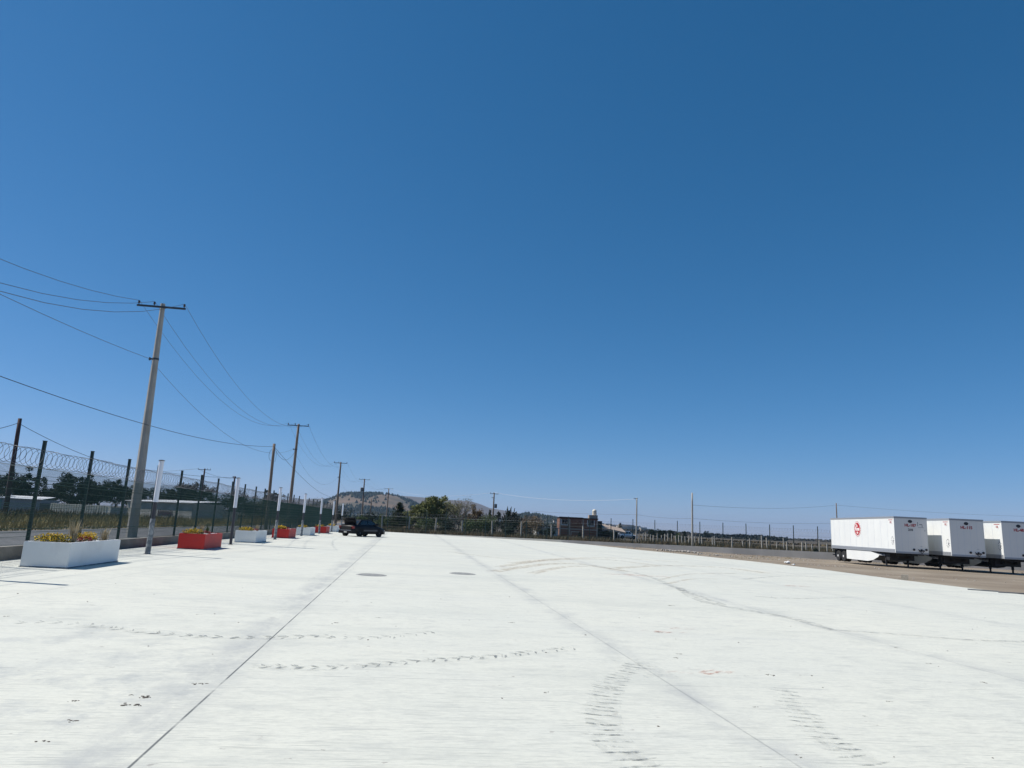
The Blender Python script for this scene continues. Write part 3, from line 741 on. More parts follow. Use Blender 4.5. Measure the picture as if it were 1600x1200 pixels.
    bm = nb(); box(bm, .1, WT-.1, LT-.02, LT+.07, .5, .6); box(bm, .6, .7, LT-.02, LT+.05, .6, ZF-.08); box(bm, WT-.7, WT-.6, LT-.02, LT+.05, .6, ZF-.08); build('rear_bumper', bm, M_trl, e)
    # skirts
    for x, mm in ((.03, M_tw), (WT-.05, M_skirt_g)):
        bm = nb(); ys_, zs_ = (LT-3.35, 3.2), (.32, ZF-.03)
        prism(bm, [(x, ys_[0], zs_[1]), (x, ys_[0], zs_[0]), (x, 5.2, zs_[0]-.02), (x, 4.2, .42), (x, 3.2, .72), (x, 2.95, .9), (x, 4.6, zs_[1]) if x < 1 else (x, 2.95, zs_[1])], (.02, 0, 0))
        build('side_skirt', bm, mm, e)
    if True:
        bm = nb(); prism(bm, [(.06, 4.7, ZF-.03), (.06, 2.95, .88), (.5, 2.6, .8), (.5, 2.6, ZF-.15)], (.015, .01, 0)); build('skirt_end', bm, M_skirt_g, e)
    # markings on the front wall
    def FM(x, z, yy=-.008): return Matrix.Translation((x, yy, z)) @ Matrix.Rotation(R(90), 4, 'X')
    text('fleet_number', code, .30, M_tred, e, FM(1.28, 3.42), label='red fleet number reading '+code, bold=.012)
    if extra: text('unit_number', extra, .25, M_blk, e, FM(1.28, 3.06), bold=.01)
    bm = nb(); lathe(bm, [(.17, 0), (.17, .008), (.01, .009)], 20, FM(1.28, 3.74, -.006) @ Matrix.Scale(.72, 4, (0, 1, 0))); ob = build('oval_badge', bm, M_blk, e)
    bm = nb(); tube(bm, [FM(1.28, 3.74, -.017) @ Vector((.1*math.cos(a), .06*math.sin(a*2), 0)) for a in [k*.5 for k in range(9)]], .008, 4); build('badge_stroke', bm, M_gmark, ob)
    if extra:
        bm = nb(); box(bm, 1.86, 1.90, -.008, -.0045, 3.38, 3.72); box(bm, 2.0, 2.24, -.008, -.0045, 3.50, 3.55); box(bm, 1.88, 2.35, -.008, -.0045, 3.27, 3.29); box(bm, 2.2, 2.24, -.008, -.0045, 3.3, 3.48)
        box(bm, 2.4, 2.43, -.008, -.0045, 3.0, 3.1); build('notice', bm, M_gmark, e)
    bm = nb(); lathe(bm, [(.09, 0), (.09, .05), (.06, .06)], 14, FM(1.45, 1.50, -.005)); build('round_light', bm, M_blk, e)
    bm = nb(); lathe(bm, [(.09, 0), (.09, .05), (.06, .06)], 14, FM(2.42, 1.52, -.005)); build('round_light', bm, M_blk, e)
    bm = nb(); box(bm, 1.98, 2.1, -.07, -.005, 1.36, 1.56); lathe(bm, [(.06, 0), (.06, .1), (.03, .12)], 10, FM(1.88, 1.42, -.005)); lathe(bm, [(.06, 0), (.06, .1), (.03, .12)], 10, FM(2.2, 1.42, -.005))
    tube(bm, [(1.85, -.05, 1.5), (1.95, -.12, 1.3), (2.05, -.06, 1.2)], .02, 5); tube(bm, [(2.2, -.05, 1.5), (2.12, -.12, 1.3), (2.05, -.06, 1.2)], .02, 5); tube(bm, [(1.78, -.03, 1.55), (1.9, -.1, 1.42)], .02, 5)
    build('coupling_lines', bm, M_blk, e)
    text('notice_text', '---', .2, M_gmark, e, FM(2.05, 1.80))
    text('notice_text', '--', .14, M_gmark, e, FM(2.4, 1.70))
    # side markings near the front corner (left side faces -x)
    def SM(y_, z, xx=-.002): return Matrix.Translation((xx, y_, z)) @ Matrix(((0, 0, -1, 0), (-1, 0, 0, 0), (0, 1, 0, 0), (0, 0, 0, 1)))
    text('corner_number', code[:2], .26, M_tred, e, SM(.55, 3.62))
    bm = nb(); box(bm, -.0, .008, .25, .95, 3.80, 3.84); build('corner_stripe', bm, M_tred, e)
    bm = nb()
    for k in range(10):
        a = k*.628; c = SM(.42, 2.15) @ Vector((.19*math.cos(a), .3*math.sin(a), 0)); box(bm, .0, .0095, c.y-.03, c.y+.03, c.z-.035, c.z+.035)
    box(bm, .0, .0095, .3, .4, 2.0, 2.2); build('handling_emblem', bm, M_gmark, e)
    if logo:
        cy, cz = 6.9, 3.06
        bm = nb(); lathe(bm, [(.66, 0), (.66, .004), (.01, .005)], 40, SM(cy, cz, .006)); lg = build('round_logo', bm, M_lwhite, e)
        bm = nb(); n = 18
        for k in range(n):
            a0, a1 = k/n*6.283, (k+.6)/n*6.283
            pts = [SM(cy, cz, .0) @ Vector((rr_*math.cos(a), rr_*math.sin(a), 0)) for rr_, a in ((.68, a0), (.68, a1), (.62, a1), (.62, a0))]
            prism(bm, pts, (-.003, 0, 0))
        build('logo_ring', bm, M_tred, lg)
        bm = nb(); lathe(bm, [(.56, 0), (.56, .004), (.01, .005)], 40, SM(cy, cz, .0)); build('logo_disc', bm, M_tred, lg)
        Sh = Matrix(((1, .18, 0, 0), (0, 1, 0, 0), (0, 0, 1, 0), (0, 0, 0, 1)))
        text('logo_word', 'Tía', .34, M_lwhite, lg, SM(cy+.14, cz+.28, -.008) @ Sh, bold=.01)
        text('logo_word', 'Rosa', .46, M_lwhite, lg, SM(cy, cz+.0, -.008) @ Sh, bold=.016)
        bm = nb()
        for k in range(5):
            a = k*1.2566; c = SM(cy, cz-.34, -.006) @ Vector((.09*math.cos(a)*1.3, .06*math.sin(a), 0))
            lathe(bm, [(.055, 0), (.055, .003), (.01, .004)], 10, Matrix.Translation(c) @ SM(0, 0, 0))
        build('logo_flower', bm, M_lwhite, lg)
    return e
RZ = R(-10.8)
make_trailer('HL-187', '210', 'white semi trailer with a round red logo on its side, leftmost of the three', 38.95, 52.9, RZ, logo=True)
make_trailer('HL-115', '', 'middle white semi trailer of the row, fleet number HL-115, half hidden by the first', 42.3, 50.9, RZ)
make_trailer('HL-48', '', 'rightmost white semi trailer, cut off by the right edge of the photo', 45.9, 49.8, RZ)

# ---------------------------------------------------------------- vehicles
M_carb = mat('car_paint_black', (.005, .005, .007), .42, spec=.2)
M_trim = mat('car_trim', (.045, .045, .055), .45)
M_glass = mat('car_glass', (.015, .02, .022), .08, spec=.8)
M_tail = mat('tail_light', (.17, .02, .018), .3)
M_chr = mat('chrome', (.6, .6, .62), .2, metal=.9)
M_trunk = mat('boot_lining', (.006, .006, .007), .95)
M_cwhite = mat('suv_paint_white', (.72, .74, .76), .35)
M_dkrim = mat('rim_dark', (.05, .05, .055), .5)
def ringY(y_, hw, zb, zs, zt, top_in):
    """cross section at y_: rounded body"""
    return [Vector(q) for q in ((-hw*.82, y_, zb), (hw*.82, y_, zb), (hw*.97, y_, zb+.08), (hw, y_, (zb+zs)/2), (hw*.985, y_, zs), (hw*top_in, y_, zt), (-hw*top_in, y_, zt), (-hw*.985, y_, zs), (-hw, y_, (zb+zs)/2), (-hw*.97, y_, zb+.08))]
def car(name, loc, rz, label, cat, suv=False):
    e = empty(name, loc, rz, label=label, cat=cat)
    pm = M_cwhite if suv else M_carb
    hw = .9 if suv else .845
    L = 2.35 if suv else 2.12
    zb = .36 if suv else .22; zs = .98 if suv else .86; zt = 1.08 if suv else .97
    st = [(-L, hw*.86, zb+.12, zs-.10, zs-.04), (-L+.1, hw*.94, zb+.03, zs-.02, zt-.03), (-L+.45, hw, zb, zs, zt), (-.6, hw, zb, zs, zt), (.75, hw, zb, zs-.0, zt-.01), (L-.75, hw*.985, zb, zs-.1, zt-.13), (L-.2, hw*.93, zb+.03, zs-.22, zt-.26), (L, hw*.80, zb+.12, zs-.32, zs-.3)]
    bm = nb(); loft(bm, [ringY(a, b_, c, d, f, .86) for a, b_, c, d, f in st])
    bmesh.ops.recalc_face_normals(bm, faces=bm.faces)
    body = build('body', bm, pm, e, smooth=True)
    body.modifiers.new('b', 'BEVEL').width = .03
    # cabin
    zr = 1.78 if suv else 1.415
    if suv: yb = [(-2.22, -2.05), (-.9, -.9), (.45, .25), (1.25, .5)]
    else: yb = [(-1.62, -1.0), (-.55, -.6), (.3, .25), (1.15, .45)]
    bot = zt-.02; hb, ht = hw*.88, hw*.66 if not suv else hw*.74
    y0b, y0t = yb[0]; y1b, y1t = yb[3]
    bm = nb()
    loft(bm, [[Vector((-hb, y0b, bot)), Vector((hb, y0b, bot)), Vector((hb, y1b, bot)), Vector((-hb, y1b, bot))],
              [Vector((-ht*1.02, y0t, zr-.05)), Vector((ht*1.02, y0t, zr-.05)), Vector((ht*1.02, y1t, zr-.05)), Vector((-ht*1.02, y1t, zr-.05))],
              [Vector((-ht*.9, y0t+.08, zr)), Vector((ht*.9, y0t+.08, zr)), Vector((ht*.9, y1t-.06, zr)), Vector((-ht*.9, y1t-.06, zr))]])
    build('cabin', bm, pm, e)
    def win(nm_, pts, off, mm=M_glass):
        bm = nb(); prism(bm, pts, off); build(nm_, bm, mm, e)
    # side windows: interpolate on the sloping side
    def S(y_, t, s): return Vector((s*(hb+(ht*1.02-hb)*t+.004), y_, bot+(zr-.05-bot)*t))
    rear_w = [(-1.95, -.95, -1.9, -.95)] if suv else []
    rows = [(-.80, .1, -.75, .05), (.2, 1.0, .13, .42)] if suv else [(-1.25, -.25, -.85, -.25), (-.17, .92, -.17, .33)]
    rows = rear_w + rows
    for s in (-1, 1):
        for a, b_, c, d in rows: win('side_window', [S(a, .12, s), S(b_, .12, s), S(d, .88, s), S(c, .88, s)], (s*.008, 0, .002))
    def Fq(t, x, front):
        yb_, yt_ = (y1b, y1t) if front else (y0b, y0t); sg = 1 if front else -1
        return Vector((x*(hb+(ht-hb)*t)*.88, yb_+(yt_-yb_)*t+sg*.006, bot+(zr-.05-bot)*t))
    win('windscreen', [Fq(.1, -1, 1), Fq(.1, 1, 1), Fq(.9, 1, 1), Fq(.9, -1, 1)], (0, .008, .004))
    win('rear_window', [Fq(.1, -1, 0), Fq(.1, 1, 0), Fq(.9, 1, 0), Fq(.9, -1, 0)], (0, -.008, .004))
    # wheels with arches
    wr = .36 if suv else .30; wb = 1.40 if suv else 1.27
    for yy in (-wb, wb-.02):
        for s in (-1, 1):
            wheel('wheel', e, s*(hw-.10), yy, wr, .2, rim=M_dkrim if not suv else M_rail, side=s)
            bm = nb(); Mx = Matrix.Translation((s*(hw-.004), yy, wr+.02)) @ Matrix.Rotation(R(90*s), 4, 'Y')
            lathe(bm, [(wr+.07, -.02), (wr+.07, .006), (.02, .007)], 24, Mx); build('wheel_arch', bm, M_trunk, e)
    # bumpers, lights, trims, mirrors
    bm = nb(); loft(bm, [[Vector((-hw*.9, -L-.07, z)), Vector((hw*.9, -L-.07, z)), Vector((hw*1.0, -L+.35, z)), Vector((-hw*1.0, -L+.35, z))] for z in (zb+.02, zb+.3)])
    build('rear_bumper', bm, pm if not suv else M_trim, e)
    bm = nb(); loft(bm, [[Vector((-hw*.99, L-.35, z)), Vector((hw*.99, L-.35, z)), Vector((hw*.82, L+.06, z)), Vector((-hw*.82, L+.06, z))] for z in (zb, zb+.26)])
    build('front_bumper', bm, pm, e)
    for s in (-1, 1):
        bm = nb(); box(bm, *sorted((s*hw*.60, s*(hw*.97))), -L-.0+.0, -L+.16, zs-.20, zs-.01); build('tail_light', bm, M_tail, e)
        bm = nb(); box(bm, *sorted((s*(hw+.001), s*(hw+.02))), -.85, .95, zb+.24, zb+.36); build('side_moulding', bm, M_trim, e)
        bm = nb(); box(bm, *sorted((s*(hw*.9), s*(hw+.16))), .72, .86, zt+.0, zt+.12); build('mirror', bm, pm, e)
        bm = nb(); box(bm, *sorted((s*hw*.5, s*hw*.82)), L-.08, L+.01, zs-.42, zs-.3); build('headlight', bm, M_chr, e)
    if not suv:
        # open boot: dark well, raised lid, chrome edge
        bm = nb(); box(bm, -.56, .56, -L-.012, -L+.05, zs-.33, zs-.02); box(bm, -.62, .62, -L+.04, -1.60, zt-.015, zt+.008); build('boot_well', bm, M_trunk, e)
        bm = nb(); box(bm, -.6, .6, -L-.078, -L-.071, zb+.255, zb+.30); build('bumper_strip', bm, M_chr, e)
        bm = nb(); box(bm, -.16, .16, -L-.076, -L-.071, zb+.08, zb+.2); build('number_plate', bm, mat('plate', (.35, .35, .33), .6), e)
        bm = nb()
        pts = [(0, -1.58, zt+.02), (0, -1.70, zt+.42), (0, -1.86, zt+.56), (0, -2.12, zt+.60), (0, -2.14, zt+.54), (0, -1.90, zt+.50), (0, -1.76, zt+.38), (0, -1.64, zt+.0)]
        prism(bm, [Vector(q)+Vector((-.66, 0, 0)) for q in pts], (1.32, 0, 0)); build('boot_lid', bm, pm, e)
    else:
        bm = nb(); box(bm, -hw*.7, -hw*.66, -1.8, .2, zr+.02, zr+.05); box(bm, hw*.66, hw*.7, -1.8, .2, zr+.02, zr+.05); build('roof_rail', bm, M_trim, e)
    return e
cq = on_slab(-4.35, 63.0)
car('sedan_car', cq, R(-37), 'black sedan with its boot lid raised, parked at the end of the planters', 'car')
sq = at(979, 843, 172); car('parked_suv', (sq.x, 172, G(sq.x, 172)+.5), R(-84), 'white off-road car parked beside the brick house and its lean-to', 'car', suv=True).scale = (1.1, 1.1, 1.1)

# ---------------------------------------------------------------- yard odds and ends
M_blkc = mat('block_concrete', (.34, .30, .24), .95, (.42, .38, .31), 12, bump=.3)
c = gnd(1417, 907, 0); c = Vector((25.1, 33.3, G(25.1, 33.3)+.0))
bm = nb(); bx, by, bz = .26, .32, .26
box(bm, -bx/2, bx/2, -.02, by-.02, 0, .04); box(bm, -bx/2, bx/2, -.02, by-.02, bz-.04, bz); box(bm, -bx/2, -bx/2+.035, -.02, by-.02, .041, bz-.041); box(bm, bx/2-.035, bx/2, -.02, by-.02, .041, bz-.041); box(bm, -bx/2+.036, bx/2-.036, by-.07, by-.03, .041, bz-.041)
o = build('concrete_block', bm, M_blkc, None, label='hollow concrete block standing at the edge of the yard before the trailers', category='block'); o.location = c; o.rotation_euler = (0, 0, R(52))
M_rub = mat('rubble', (.33, .30, .26), .95, (.45, .42, .38), 3, bump=.3)
bm = nb()
def gat(px, py):
    d = ray(px, py); z = -.4
    for _ in range(6): t = (z-EYE)/d.z; z = G(d.x*t, d.y*t)
    return Vector((d.x*t, d.y*t, z))
for px, py, n, sp, s in ((1060, 861.5, 90, 2.2, .12), (1172, 865, 60, 1.8, .1), (1190, 870, 40, 6, .07), (1120, 868, 60, 7, .07), (1250, 876, 60, 7, .06), (985, 856, 12, 1, .08), (1284, 884, 60, 5, .05), (1400, 900, 50, 8, .03)):
    c = gat(px, py)
    for k in range(n): 
        x_, y_ = c.x+rnd.gauss(0, sp*.5), c.y+rnd.gauss(0, sp*.18); ss = s*rnd.uniform(.4, 1.3); rock(bm, Vector((x_, y_, G(x_, y_)+ss*.3)), ss, flat=1)
build('rubble', bm, M_rub, kind='stuff', label='grey stones and rubble strewn along the foot of the far wall', category='rubble')
M_wr = mat('white_rock', (.7, .69, .66), .8, (.8, .8, .78), 5)
for (px, py, s, lb) in ((1229, 880, .26, 'white rock on the dirt between concrete and far wall'), (1240, 883, .12, 'small pale stone just right of the white rock'), (1258, 869.5, .34, 'flat white slab of rubble lying near the far wall')):
    c = gat(px, py); bm = nb()
    for k in range(3): rock(bm, Vector((rnd.uniform(-s, s)*.6, rnd.uniform(-s, s)*.3, s*.25)), s*rnd.uniform(.5, .8), flat=.7)
    build('rock', bm, M_wr, None, label=lb, category='rock').location = c
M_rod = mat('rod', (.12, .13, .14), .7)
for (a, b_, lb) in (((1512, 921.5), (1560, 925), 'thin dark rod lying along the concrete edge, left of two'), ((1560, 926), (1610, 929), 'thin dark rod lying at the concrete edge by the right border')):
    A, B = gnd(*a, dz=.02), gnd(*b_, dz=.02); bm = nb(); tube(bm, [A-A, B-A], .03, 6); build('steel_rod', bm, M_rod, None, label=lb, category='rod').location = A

# ---------------------------------------------------------------- vegetation
M_grassdry = mat('grass_dry', (.34, .28, .11), .95, (.20, .17, .07), .5)
M_grassg = mat('grass_green', (.05, .075, .025), .95, (.10, .11, .04), 2)
M_weed = mat('weeds', (.045, .045, .025), .95, (.12, .085, .045), .35)
M_trunk_t = mat('bark', (.09, .075, .06), .95, (.15, .13, .11), 4)
def fol(name, a, b_, sc=.8): return mat(name, a, .85, b_, sc, spec=.2)
F_dark = fol('foliage_dark', (.014, .024, .018), (.035, .045, .025))
F_euc = fol('foliage_blue_green', (.022, .034, .032), (.05, .06, .042))
F_olive = fol('foliage_olive', (.14, .155, .055), (.22, .22, .085))
F_green = fol('foliage_green', (.055, .085, .03), (.12, .14, .055))
F_brown = fol('foliage_brown', (.13, .095, .055), (.20, .15, .09))
F_pine = fol('foliage_pine', (.016, .032, .014), (.04, .055, .02))
def blades(bm, x, y_, z, n, h, spr, rr, wd=.02):
    for k in range(n):
        bx_, by_ = x+rr.gauss(0, spr), y_+rr.gauss(0, spr); hh = h*rr.uniform(.4, 1.2); a = rr.uniform(0, 6.3)
        d = Vector((math.cos(a), math.sin(a), 0))*hh*rr.uniform(.1, .6); s = Vector((-math.sin(a), math.cos(a), 0))*wd
        b0 = Vector((bx_, by_, z)); face(bm, [b0-s, b0+s, b0+d+Vector((0, 0, hh))])
rr = random.Random(9)
# verge across the road: tall dry grass, and a greener strip near the fence
bm = nb()
for k in range(9000):
    Y = rr.uniform(28, 170); X = road_x(Y)[1]-.1-abs(rr.gauss(0, 1))*(9 if rr.random() < .6 else 22)
    if X < -60: continue
    h = .35 if X > -24 else .7; h *= .5+noise.noise(Vector((X*.12, Y*.12, 3)))*.5+.5
    blades(bm, X, Y, G(X, Y)-.02, 4, h, .35, rr, .035)
build('verge_grass', bm, M_grassdry, kind='stuff', label='tall dry yellow grass along the far side of the road', category='grass')
bm = nb()
for k in range(2600):
    Y = rr.uniform(60, 190); X = rr.uniform(-62, -28); 
    if noise.noise(Vector((X*.1, Y*.07, 7))) < -.05: continue
    blades(bm, X, Y, G(X, Y)-.02, 7, .95, .45, rr, .05)
build('weed_thicket', bm, M_weed, kind='stuff', label='dark brown weeds behind the dry grass across the road', category='weeds')
bm = nb()
for k in range(5200):
    Y = rr.uniform(14, 95); X = rr.uniform(-12.8, -10.75)-(.5 if Y > 45 else 0)*rr.random()
    if noise.noise(Vector((X*.5, Y*.3, 1))) < -.02: continue
    blades(bm, X, Y, G(X, Y)-.0, 5, .10, .12, rr, .012)
build('fence_grass', bm, M_grassg, kind='stuff', label='short green grass between the fence and the road', category='grass')
# field weeds behind the far fence
def beyond(X): # y of far fence at X
    t = (X-FA.x)/(FB.x-FA.x); return lerp(FA.y, FB.y, t)
bm = nb()
for k in range(11000):
    X = rr.uniform(-9, 85); Y = beyond(X)+1.6+rr.random()**1.6*70
    if Y > 112 and abs(X/Y-.313) < .022: continue
    h = .35+.35*(noise.noise(Vector((X*.1, Y*.1, 9)))+.4)+.2*rr.random()
    blades(bm, X, Y, G(X, Y)-.03, 5, h, .4, rr, .06)
for k in range(5200):
    X = rr.uniform(28, 110); Y = beyond(min(X, 66))+10+rr.random()*160
    if noise.noise(Vector((X*.03, Y*.04, 14))) < -.12 or (Y > 100 and abs(X/Y-.313) < .022): continue
    blades(bm, X, Y, G(X, Y)-.03, 5, .85, .9, rr, .10)
build('field_weeds', bm, M_weed, kind='stuff', label='dark and brown weeds filling the field behind the far fence', category='weeds')
bm = nb()
M_fg = mat('field_grass', (.14, .12, .05), .95, (.09, .10, .04), .4)
for k in range(3500):
    X = rr.uniform(-9, 85); Y = beyond(X)+2.0+rr.random()*100
    if noise.noise(Vector((X*.06, Y*.06, 4))) < .0 or (Y > 112 and abs(X/Y-.313) < .022): continue
    blades(bm, X, Y, G(X, Y)-.03, 5, .5, .6, rr, .06)
build('field_grass', bm, M_fg, kind='stuff', label='olive tufts of grass in the field behind the far fence', category='grass')
bm = nb()
M_dw = mat('dirt_weed', (.17, .14, .07), .95, (.25, .2, .11), 2)
for k in range(1500):
    X = rr.uniform(22, 60); Y = rr.uniform(50, 92)
    if Y > beyond(X)-1 or (X-39)**2+(Y-56)**2 < 60 or noise.noise(Vector((X*.15, Y*.3, 2))) < .05 or (X < 26.5): continue
    blades(bm, X, Y, G(X, Y)-.0, 4, .10, .2, rr, .025)
build('dirt_tufts', bm, M_dw, kind='stuff', label='sparse dry tufts on the brown dirt beside the yard', category='grass')

def limb(bm, a, d, L, rad, depth, rr, tips, gnarl=.35, split=3):
    n = 4; P = [a]; dd = d.normalized()
    for k in range(n):
        dd = (dd+Vector((rr.gauss(0, 1), rr.gauss(0, 1), rr.gauss(0, .6)))*gnarl*.35+Vector((0, 0, .06))).normalized(); P.append(P[-1]+dd*L/n)
    tube(bm, P, [rad*(1-.5*k/n) for k in range(n+1)], 5 if depth > 1 else 3, cap=False)
    if depth == 0: tips.append(P[-1]); return
    for k in range(split+(rr.random() < .4)):
        j = rr.choice((2, 3, 4)) if k else 4
        nd = (dd+Vector((rr.gauss(0, 1), rr.gauss(0, 1), rr.gauss(0, .7)))*.62).normalized()
        limb(bm, P[j], nd, L*rr.uniform(.55, .8), rad*.5, depth-1, rr, tips, gnarl, split)
def tree(base, H, Wd, kind, m, label, seed, group, dens=1., cat='tree', name=None):
    rr = random.Random(seed); e = empty(name or {'juniper': 'juniper_tree', 'conifer': 'conifer_tree', 'bare': 'bare_tree', 'round': 'broadleaf_tree', 'euc': 'eucalyptus_tree', 'bush': 'bush'}[kind], base, rr.uniform(0, 6), label=label, cat=cat, group=group)
    tb = nb(); cb = nb(); tips = []; ls = clamp(H*.03, .12, .4)
    if kind == 'conifer':
        tube(tb, [(0, 0, -.2), (0, 0, H*.5), (rr.uniform(-.1, .1), 0, H*.97)], [H*.025, H*.016, .02], 7)
        lv = int(14+H)
        for k in range(lv):
            t = (k+.5)/lv; z = H*(.1+.88*t); rad = Wd/2*(1-t)**.65*(.75+.5*rr.random())+.1
            for j in range(int(7+5*(1-t))):
                a = rr.uniform(0, 6.3); d = Vector((math.cos(a), math.sin(a), 0)); ln = rad*rr.uniform(.6, 1.15)
                for q in range(int((10+ln*14)*dens)):
                    u = rr.random()**.6; leaf(cb, Vector((0, 0, z))+d*ln*u+Vector((rr.gauss(0, .12), rr.gauss(0, .12), ln*.22*u*(1.2 if t > .6 else .4)+rr.gauss(0, .1)))*1., ls*.55, rr, .6)
    elif kind == 'juniper':
        tube(tb, [(0, 0, -.2), (0, 0, H*.4), (0, 0, H*.7)], [H*.03, H*.02, .02], 7)
        for k in range(46):
            a = rr.uniform(0, 6.3); u = rr.random()**.6; d = Vector((math.cos(a), math.sin(a), 0))
            b0 = d*Wd*.22*u+Vector((0, 0, H*rr.uniform(.05, .4))); top_ = d*Wd*.5*u*rr.uniform(.8, 1.05)+Vector((0, 0, H*(1-.45*u*u)*rr.uniform(.8, 1.02)))
            n_ = int(70*dens)
            for q in range(n_):
                t = q/n_; sp_ = (1-t)*.55+.04; leaf(cb, b0.lerp(top_, t)+Vector((rr.gauss(0, .3), rr.gauss(0, .3), rr.gauss(0, .25)))*sp_, ls*.7, rr, .5)
    elif kind == 'bush':
        tube(tb, [(0, 0, -.1), (0, 0, H*.5)], .05, 5)
        for k in range(5):
            a = rr.uniform(0, 6.3); c = (math.cos(a)*Wd*.25*rr.random(), math.sin(a)*Wd*.25*rr.random(), H*rr.uniform(.35, .65))
            blob(cb, c, (Wd*.3, Wd*.3, H*.38), int(170*dens), ls*.6+.03, rr, .4)
    else:
        th = H*(.30 if kind != 'round' else .22)
        tube(tb, [(0, 0, -.2), (rr.uniform(-.1, .1), 0, th*.5), (rr.uniform(-.2, .2), 0, th)], [H*.032, H*.026, H*.022], 8)
        nl = 5 if kind != 'bare' else 9; dep = 2 if kind != 'bare' else 5
        for k in range(nl):
            a = k*6.283/nl+rr.uniform(-.4, .4); out = Wd*.5/(H-th)
            d = Vector((math.cos(a)*out, math.sin(a)*out, .8+rr.random()*.4))
            limb(tb, Vector((0, 0, th*rr.uniform(.75, 1))), d, (H-th)*(.42 if kind != 'bare' else .36), H*.012, dep, rr, tips, split=2)
        if kind in ('round', 'euc'):
            for k in range(20 if kind == 'round' else 14):
                a = rr.uniform(0, 6.3); t = rr.random(); zz = th*.8+(H-th*.8)*(.12+.76*t); rw = Wd*.5*math.sin(math.pi*clamp(.22+.66*t, 0, 1))**.7
                u_ = rr.uniform(.3, .72); c = Vector((math.cos(a)*rw*u_, math.sin(a)*rw*u_, zz)); s = Wd*(.165 if kind == 'round' else .14)*rr.uniform(.7, 1.25)
                for sub in range(3):
                    c2 = c+Vector((rr.gauss(0, s*.6), rr.gauss(0, s*.6), rr.gauss(0, s*.5)))
                    blob(cb, c2, (s*.75, s*.75, s*.6), int(60*dens), ls*.8, rr, .3)
            for q in tips: blob(cb, q, (Wd*.09,)*3, int(26*dens), ls*.8, rr, .2)
        else:
            for q in tips:
                for j in range(4):
                    if rr.random() < .7: leaf(cb, q+Vector((rr.gauss(0, .2), rr.gauss(0, .2), rr.gauss(0, .2))), .085, rr)
    build('trunk', tb, M_trunk_t, e)
    build('crown', cb, m, e)
    return e
def tplace(px, pytop, Y, width_px, kind, m, label, seed, group, dens=1., **k):
    t = at(px, pytop, Y); z = G(t.x, Y); tree((t.x, Y, z), t.z-z, width_px*Y/FPX, kind, m, label, seed, group, dens, **k)
gL = 'dark trees beyond the road'
LTR = [(-15, 752, 110, 60, 'round', F_euc, 'dark tree at the very left edge beyond the white-roofed shed'),
       (24, 744, 150, 40, 'euc', F_euc, 'open-crowned dark tree behind the reddish pole'),
       (48, 741, 125, 42, 'euc', F_euc, 'dark tree left of the first fence post, above the white shed roof'),
       (84, 762, 120, 40, 'round', F_dark, 'low dark tree right of the first fence post'),
       (112, 744, 125, 46, 'euc', F_euc, 'tall airy tree between the first two fence posts'),
       (133, 748, 140, 40, 'round', F_dark, 'dense dark tree just left of the second fence post'),
       (160, 750, 128, 44, 'euc', F_euc, 'tall dark tree right of the second fence post'),
       (186, 754, 140, 34, 'euc', F_euc, 'airy dark tree just left of the third fence post'),
       (212, 764, 150, 40, 'round', F_dark, 'dark tree behind the concrete utility pole'),
       (254, 764, 150, 44, 'euc', F_euc, 'dark tree behind the nearest post lamp'),
       (283, 757, 135, 40, 'euc', F_euc, 'dark tree rising behind the fence above the nearest red planter'),
       (312, 760, 145, 42, 'round', F_dark, 'dark tree behind the fence right of the nearest red planter'),
       (345, 772, 150, 46, 'round', F_euc, 'dark tree behind the fence left of the second lamp'),
       (380, 776, 150, 44, 'round', F_dark, 'dark tree behind the fence over the second white planter'),
       (431, 768, 160, 26, 'euc', F_euc, 'small dark tree beside the bare wooden pole'),
       (412, 784, 165, 46, 'round', F_green, 'low green tree behind the fence left of the bare wooden pole'),
       (455, 785, 170, 44, 'round', F_dark, 'dark tree behind the fence left of the second crossarm pole'),
       (490, 790, 180, 40, 'round', F_green, 'low tree behind the fence left of the third crossarm pole'),
       (525, 796, 190, 40, 'round', F_dark, 'low dark tree behind the last post lamps')]
for i, a in enumerate(LTR): tplace(a[0], a[1]-3, a[2], a[3]*1.25, *a[4:], 100+i, gL, 1.6)
gR = 'trees behind the far fence'
tplace(625, 785, 118, 34, 'conifer', F_pine, 'lone dark pine left of the olive tree', 201, gR, 2.4)
tplace(678, 777, 114, 52, 'round', F_olive, 'broad olive-green tree behind the far fence', 202, gR, 3.)
tplace(656, 789, 112, 34, 'round', F_olive, 'lower olive tree at the left foot of the broad olive tree', 212, gR, 2.6)
tplace(719, 775, 112, 62, 'bare', fol('twig_leaf', (.16, .15, .08), (.20, .18, .11)), 'nearly leafless branching tree right of the olive tree', 203, gR, name='leafless_tree')
tplace(743, 793, 116, 40, 'round', F_brown, 'small brown tree at the right of the leafless tree', 204, gR, 2.)
tplace(766, 796, 190, 8, 'conifer', F_dark, 'small dark cypress left of the slim transformer pole', 205, gR)
tplace(779, 798, 200, 9, 'round', F_dark, 'small far dark tree just right of the slim transformer pole', 206, gR)
tplace(798, 790, 106, 50, 'juniper', F_dark, 'wide dark juniper right of the slim transformer pole', 207, gR, 1.6)
tplace(703, 787, 130, 50, 'round', F_olive, 'greyish olive tree standing behind the leafless tree', 213, gR, 1.5)
tplace(762, 803, 135, 40, 'round', F_green, 'low green tree behind the slim transformer pole', 214, gR, 1.5)
tplace(829, 806, 140, 44, 'round', F_brown, 'wide brown tree between the juniper and the brick house', 215, gR, 1.5)
tplace(640, 806, 130, 34, 'round', F_green, 'low green tree between the lone pine and the olive tree', 216, gR, 1.5)
tplace(600, 808, 140, 30, 'round', F_green, 'low green tree left of the lone pine', 217, gR, 1.5)
